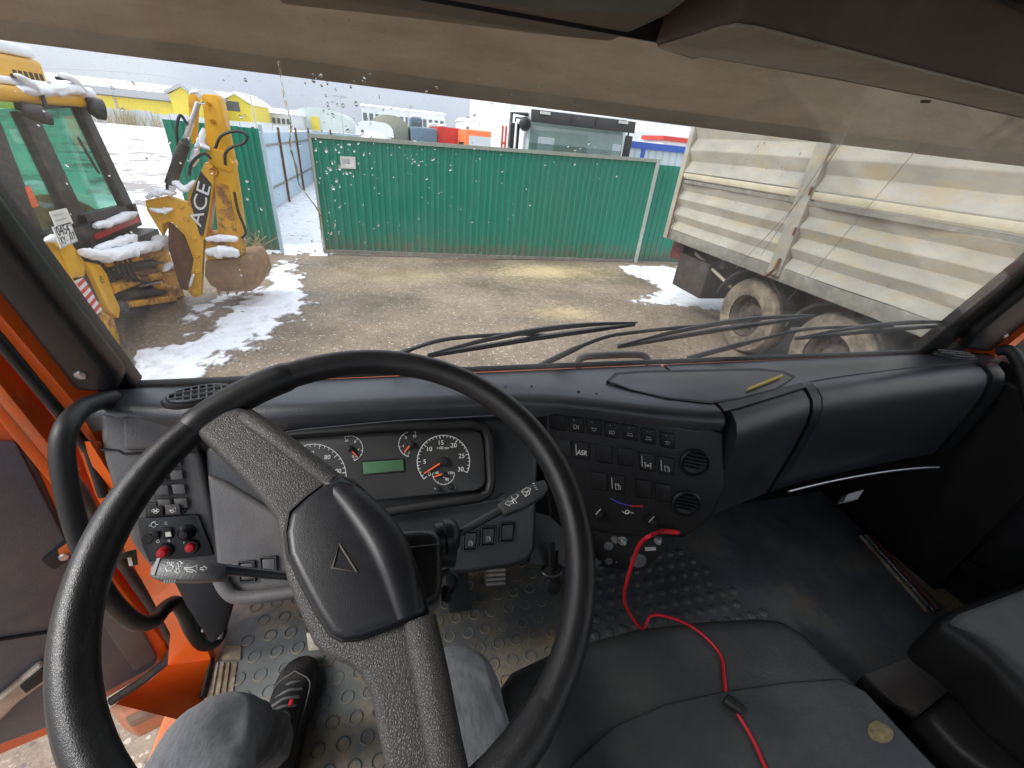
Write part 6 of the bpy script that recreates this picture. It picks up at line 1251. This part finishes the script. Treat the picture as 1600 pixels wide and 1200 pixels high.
s_ = stalk(((452, 900), (352, 890)), hd, 0, [[(262, 884), (268, 882), (272, 886), (268, 892), (262, 892), (259, 888), (262, 884)], [(262, 878), (262, 881)], [(265, 878), (265, 881)], [(268, 878), (268, 881)], [(271, 878), (271, 881)], [(281, 877), (286, 881), (283, 881), (283, 885), (279, 885), (279, 881), (276, 881), (281, 877)], [(278, 896), (273, 892), (276, 892), (276, 888), (280, 888), (280, 892), (283, 892), (278, 896)], [(288, 887), (300, 887), (308, 883), (308, 894), (300, 890), (288, 889)], [(292, 890), (292, 893), (302, 894), (302, 891)], [(313, 887), (318, 887), (318, 884), (324, 888), (318, 893), (318, 890), (313, 890), (313, 887)]], 'light_stalk')
MB().prism([KC.at(x, y, -.003) for x, y in ((245, 872), (250, 872), (241, 899), (236, 898))], -WN * .004).obj('stalk_edge', M['greyprint'], s_)
for k in range(5): MB().tube([KC.at(258 + k * 4, 905, -.006), KC.at(257 + k * 4, 911, -.008)], .0012, 5).obj('stalk_tick', M['greyprint'], s_)

# ------------------------------------------------------------------ the steering wheel
sw_ = thing('steering_wheel', 'large black steering wheel with one wide slanting spoke band and a triangle on its hub', 'steering wheel', WC)
wu, wv = V((1, 0, 0)), V((0, math.cos(TI), math.sin(TI)))
rg = []
for k in range(96):
    a = 2 * math.pi * k / 96; o_ = wu * math.cos(a) + wv * math.sin(a)
    rg.append([WC + o_ * (.235 + .0165 * math.cos(2 * math.pi * j / 14)) + WN * (.0175 * math.sin(2 * math.pi * j / 14)) for j in range(14)])
rg.append(rg[0]); MB().loft(rg, True, False).obj('rim', M['rim'], sw_)
# broad grained sleeves where the spokes join, and the seams in the foam
def rim_sleeve(a0, a1, name, grow=.0012):
    n_ = 14; r_ = []
    for k in range(n_ + 1):
        a = rad(a0 + (a1 - a0) * k / n_); o_ = wu * math.cos(a) + wv * math.sin(a); g_ = grow * (1 if 0 < k < n_ else .1)
        r_.append([WC + o_ * (.235 + (.0165 + g_) * math.cos(2 * math.pi * j / 14)) + WN * ((.0175 + g_) * math.sin(2 * math.pi * j / 14)) for j in range(14)])
    return MB().loft(r_).obj(name, M['rim'], sw_)
def wang(x, y):
    p = WP.at(x, y) - WC; return math.degrees(math.atan2(p.dot(wv), p.dot(wu)))
rim_sleeve(wang(455, 585), wang(300, 675), 'rim_sleeve', .0022)
rim_sleeve(wang(858, 1105), wang(800, 1185) - 60, 'rim_sleeve', .0022)
SPK = [(300, 672), (318, 655), (345, 640), (372, 632), (396, 640), (430, 665), (470, 695), (520, 738), (575, 785), (630, 850), (662, 925), (676, 975), (692, 1060), (712, 1170), (735, 1260), (610, 1260), (596, 1175), (578, 1085), (560, 1052), (540, 1038), (510, 1027), (488, 1005), (466, 955), (446, 905), (438, 870), (436, 842), (428, 805), (400, 770), (350, 718), (322, 690)]
spk_up = .012
sp_ = MB().prism([WP.at(x, y, spk_up - .003 * 0) for x, y in SPK], -WN * .034).obj('spoke', M['leather'], sw_, .009, 3)
PAD = [(452, 800), (478, 776), (508, 754), (530, 744), (552, 752), (600, 800), (636, 852), (658, 915), (668, 957), (650, 963), (610, 980), (560, 998), (535, 1000), (516, 990), (496, 958), (468, 905), (450, 866), (446, 832)]
pad = MB().prism([WP.at(x, y, spk_up + .012) for x, y in PAD], -WN * .016).obj('hub_pad', M['padvinyl'], sw_, .007, 3)
MB().tube([WP.at(x, y, spk_up + .0005) for x, y in PAD], .0022, 6, True).obj('pad_gap', M['ink'], pad)
# raised roll along the pad's and spoke's right-hand edge
rl = smooth_path([WP.at(x, y, spk_up + o) for x, y, o in ((520, 752, .004), (560, 790, .009), (598, 838, .012), (622, 890, .012), (640, 962, .008))], 5)
MB().tube(rl, [.004 + .0155 * math.sin(math.pi * (.12 + .70 * i / (len(rl) - 1))) for i in range(len(rl))], 14, sq=.55).obj('pad_roll', M['padvinyl'], pad)
for ln in (((384, 650, .004), (430, 682, .006), (490, 728, .006), (520, 752, .005)), ((655, 968, .004), (672, 1050, .006), (690, 1150, .006), (712, 1260, .004))):
    MB().tube(smooth_path([WP.at(x, y, spk_up + o - .008) for x, y, o in ln], 5), .016 if ln[0][0] > 600 else .011, 12, sq=.7).obj('spoke_roll', M['leather'], sp_)
em = [(530, 850), (519, 888), (558, 894)]
MB().tube([WP.at(x, y, spk_up + .0125) for x, y in em], .0013, 6, True).obj('emblem', M['shelflip'], pad)
MB().prism([WP.at(x, y, spk_up + .0122) for x, y in ((530, 853), (522, 887), (555, 892))], -WN * .003).obj('emblem_field', M['padvinyl'], pad)
MB().cyl(WC - WN * .018, WC - WN * .10, .034, .034, 24).obj('hub', M['deep'], sw_)

# ------------------------------------------------------------------ seats and engine cover
CZ = 1.475; CP = ZP(CZ)
ec = thing('seat_cushion', 'low dusty black vinyl cushion over the engine cover with a red cable across it', 'cushion', (.65, .1, FLOOR))
ecp = [(770, 1075), (800, 1040), (860, 1012), (940, 988), (1000, 972), (1100, 961), (1180, 956), (1222, 960), (1262, 984), (1350, 1068), (1480, 1198), (1640, 1380), (880, 1400), (800, 1200)]
MB().prism([CP.at(*p) for p in ecp], (0, 0, -.21)).obj('cover', M['vinylseat'], ec, .045, 4)
ub = [(855, 1240), (900, 1185), (960, 1132), (1040, 1098), (1130, 1078), (1230, 1064), (1312, 1058), (1352, 1078), (1460, 1195), (1610, 1370), (890, 1390)]
MB().prism([CP.at(x, y, .008) for x, y in ub], (0, 0, -.03)).obj('raised_pad', M['vinylseat'], ec, .0076, 4)
BP = ZP(CZ + .0096); c = BP.at(1376, 1143); u = (BP.at(1394, 1155) - c); v = (BP.at(1386, 1130) - c)
MB().prism([c + u * math.cos(k * .2618) + v * math.sin(k * .2618) * (1 if math.sin(k * .2618) < .8 else .85) for k in range(24)], (0, 0, -.004)).obj('badge', M['badge'], ec, .001)
ps = thing('passenger_seat', 'grey fabric passenger seat with black sides at the right edge', 'seat', (1.45, .05, FLOOR))
SP = ZP(1.585)
MB().prism([SP.at(x, y) for x, y in ((1462, 965), (1490, 946), (1600, 905), (1760, 870), (1900, 1050), (1820, 1250), (1600, 1080), (1535, 1010))], (0, 0, -.17)).obj('cushion', M['rubber'], ps, .035, 4)
MB().prism([ZP(1.592).at(x, y) for x, y in ((1482, 968), (1500, 955), (1602, 917), (1740, 885), (1850, 1060), (1800, 1190), (1604, 1050), (1548, 1000))], (0, 0, -.05)).obj('seat_panel', M['seatfabric'], ps, .02, 3)
LPs = ZP(1.43)
MB().prism([LPs.at(x, y) for x, y in ((1446, 1112), (1512, 1062), (1640, 1010), (1900, 1100), (1820, 1420), (1620, 1260), (1500, 1170))], (0, 0, -.17)).obj('seat_base', M['rubber'], ps, .02, 3)
MB().tube([LPs.at(1500, 1050, .01), LPs.at(1518, 1090, .012), LPs.at(1560, 1130, .012), LPs.at(1620, 1195, .012)], .0035, 6).obj('piping', M['greyplastic'], ps)
MB().prism([ZP(1.32).at(x, y) for x, y in ((1350, 1052), (1440, 1018), (1486, 1046), (1508, 1062), (1440, 1115), (1400, 1100))], (0, 0, -.06)).obj('seat_plinth', M['greyplastic'], cab, .006)
ds = thing('driver_seat', 'driver seat of black fabric beneath the person', 'seat', (-.09, -.2, FLOOR))
MB().box((-.36, -.46, 1.42), (.17, .10, 1.615)).obj('cushion', M['rubber'], ds, .05, 3)
MB().box((-.36, -.62, 1.55), (.17, -.47, 2.2)).obj('backrest', M['rubber'], ds, .05, 3)
MB().box((-.26, -.42, FLOOR - .011), (.07, .02, 1.415)).obj('pedestal', M['deep'], ds, .01)

# ------------------------------------------------------------------ the red cable
cabp = [SW.at(1062, 832, .005), SW.at(1040, 829, .012), YP(.44).at(1018, 836), YP(.45).at(1000, 850), YP(.46).at(988, 880), YP(.47).at(976, 925)]
zq = ZP(CZ + .004)
cabp += [YP(.475).at(980, 952), zq.at(1003, 982, .0), zq.at(1018, 962, .003), zq.at(1050, 966), zq.at(1088, 984), zq.at(1124, 1020), zq.at(1132, 1060), zq.at(1136, 1095), ZP(CZ + .013).at(1150, 1112), ZP(CZ + .012).at(1176, 1155), ZP(CZ + .012).at(1206, 1220), ZP(CZ + .012).at(1260, 1320)]
rc = MB().tube(smooth_path(cabp, 6), .0036, 8).obj('cable', M['redcable']); tag(rc, 'thin red cable from the switch console across the vinyl cushion', 'cable')
MB().tube([SW.at(1058, 832, .006), SW.at(1034, 830, .010)], .0055, 10).obj('plug', M['red'], rc)
cl = MB().lathe([(.006, -.017), (.011, -.017), (.012, 0), (.011, .016), (.006, .016)], ZP(CZ + .016).at(1146, 1102), ZP(CZ + .016).at(1153, 1106) - ZP(CZ + .016).at(1139, 1096), 14).obj('suction_clip', M['rubber'], rc)
MB().cyl(ZP(CZ + .002).at(1140, 1092), ZP(CZ + .02).at(1142, 1090), .008, .005, 10).obj('clip_foot', M['rubber'], rc)

# ------------------------------------------------------------------ the driver: one body from the waist down
def skin_body(name, pts, edges, m, parent, sub=2, root=0):
    me = bpy.data.meshes.new(name); me.from_pydata([p for p, r in pts], edges, []); o = bpy.data.objects.new(name, me); COL.objects.link(o)
    md = o.modifiers.new('skin', 'SKIN'); md.use_smooth_shade = True
    for i, (p, r) in enumerate(pts):
        s = me.skin_vertices[0].data[i]; s.radius = r if isinstance(r, tuple) else (r, r); s.use_root = (i == root)
    sd = o.modifiers.new('sub', 'SUBSURF'); sd.levels = sub; sd.render_levels = sub
    bpy.context.view_layer.update()
    m2 = bpy.data.meshes.new_from_object(o.evaluated_get(bpy.context.evaluated_depsgraph_get()))
    bpy.data.objects.remove(o); m2.name = name
    for f in m2.polygons: f.use_smooth = True
    return m2
pr = thing('person', 'seated driver seen from above, grey jeans and a black shoe with a red tab', 'person', (-.09, -.1, FLOOR))
B = [((-.09, -.24, 1.98), (.15, .12)), ((-.09, -.22, 1.76), (.15, .12)), ((-.17, -.10, 1.72), .100), ((-.235, .10, 1.71), .086), ((-.278, .27, 1.700), .070), ((-.292, .355, 1.675), .060), ((-.290, .388, 1.59), .056), ((-.288, .425, 1.48), .052), ((-.287, .458, 1.355), .046),
     ((.0, -.10, 1.72), .100), ((.035, .10, 1.725), .090), ((.052, .25, 1.725), .075), ((.060, .335, 1.705), .068), ((.062, .372, 1.60), .064), ((.060, .378, 1.48), .056), ((.058, .37, 1.37), .050)]
Eg = [(0, 1), (1, 2), (2, 3), (3, 4), (4, 5), (5, 6), (6, 7), (7, 8), (1, 9), (9, 10), (10, 11), (11, 12), (12, 13), (13, 14), (14, 15)]
me = skin_body('body', B, Eg, M['denim'], pr, 4, 1)
for v in me.vertices:
    q_ = v.co
    fold = mnoise.noise((q_.x * 9, q_.y * 16 + q_.z * 22, q_.z * 9)); fold = 1 - abs(fold) * 2.2
    near_knee = max(0, 1 - abs(q_.y - .33) / .22) * (1 if q_.z > 1.4 else .6)
    v.co = q_ + v.normal * (.006 * mnoise.noise((q_.x * 14, q_.y * 14, q_.z * 14)) + (.0035 + .006 * near_knee) * fold * (.3 if q_.z > 1.76 else 1) + .0012 * mnoise.noise((q_.x * 60, q_.y * 40, q_.z * 40)))
put('jeans', me, M['denim'], pr)
def shoe(toe, heel, zf, tilt=0.0, lace_m='lace'):
    toe, heel = V(toe), V(heel); ax = (toe - heel); Ln = ax.length; ax.normalize(); sd = V((0, 0, 1)).cross(ax).normalized(); up = ax.cross(sd)
    if up.z < 0: up = -up
    prof = [(0, .022, .07), (.02, .034, .105), (.12, .038, .125), (.28, .039, .122), (.42, .040, .098), (.58, .046, .080), (.74, .050, .066), (.88, .043, .054), (.96, .030, .042), (1, .012, .028)]
    rings = [[heel + ax * Ln * t + sd * w_ * math.cos(a) * (1 if math.sin(a) < .2 else .95) + up * (.016 + (h - .016) * max(0, math.sin(a)) ** .75) for a in [math.pi * k / 12 for k in range(13)]] + [heel + ax * Ln * t - sd * w_ * .9 * (1 - 2 * j / 4) * 1.0 + up * .014 for j in (1, 2, 3)][::1] for t, w_, h in prof]
    u = MB().loft(rings).obj('shoe', M['shoe'], pr, 0)
    so_ = [(0, .024), (.03, .036), (.2, .041), (.45, .042), (.62, .050), (.78, .054), (.9, .046), (.97, .032), (1.01, .012)]
    pts = [heel + ax * Ln * t + sd * w_ for t, w_ in so_] + [heel + ax * Ln * t - sd * w_ for t, w_ in reversed(so_)]
    MB().prism(pts, up * .026).obj('sole', M['rubber'], u, .006)
    for k in range(5):
        t = .40 + k * .075; h = .106 - k * .0095; c_ = heel + ax * Ln * t + up * h
        MB().tube(smooth_path([c_ - sd * .026 - up * .012 + ax * .006, c_ + up * .002, c_ + sd * .026 - up * .012 - ax * .006], 3), .0032, 6).obj('lace', M[lace_m], u)
    c_ = heel + ax * Ln * .40 + up * .112; MB().prism([c_ - sd * .022, c_ + sd * .022, c_ + sd * .018 - ax * .07 + up * .022, c_ - sd * .018 - ax * .07 + up * .022], up * .008).obj('tongue', M['shoe'], u, .003)
    c_ = heel + ax * Ln * .47 - sd * .022 + up * .100; MB().prism([c_, c_ + sd * .007, c_ + sd * .007 + ax * .013 - up * .003, c_ + ax * .013 - up * .003], up * .005).obj('red_tab', M['red'], u, .001)
    for s_ in (-1, 1):
        MB().tube(smooth_path([heel + ax * Ln * .30 + sd * s_ * .036 + up * .06, heel + ax * Ln * .55 + sd * s_ * .040 + up * .058, heel + ax * Ln * .72 + sd * s_ * .036 + up * .056, heel + ax * Ln * .80 + up * .066], 4), .0018, 5).obj('seam', M['lace'], u)
    MB().tube(smooth_path([heel + ax * Ln * .02 + up * .11 + sd * .02, heel + ax * Ln * .2 + up * .128 + sd * .040, heel + ax * Ln * .36 + up * .122 + sd * .030, heel + ax * Ln * .40 + up * .118, heel + ax * Ln * .36 + up * .122 - sd * .030, heel + ax * Ln * .2 + up * .128 - sd * .040, heel + ax * Ln * .02 + up * .11 - sd * .02], 4), .006, 8).obj('collar', M['shoe'], u)
shoe((-.272, .672, FLOOR + .002), (-.296, .402, FLOOR + .002), FLOOR)
shoe((.068, .575, 1.252), (.055, .30, 1.252), FLOOR)
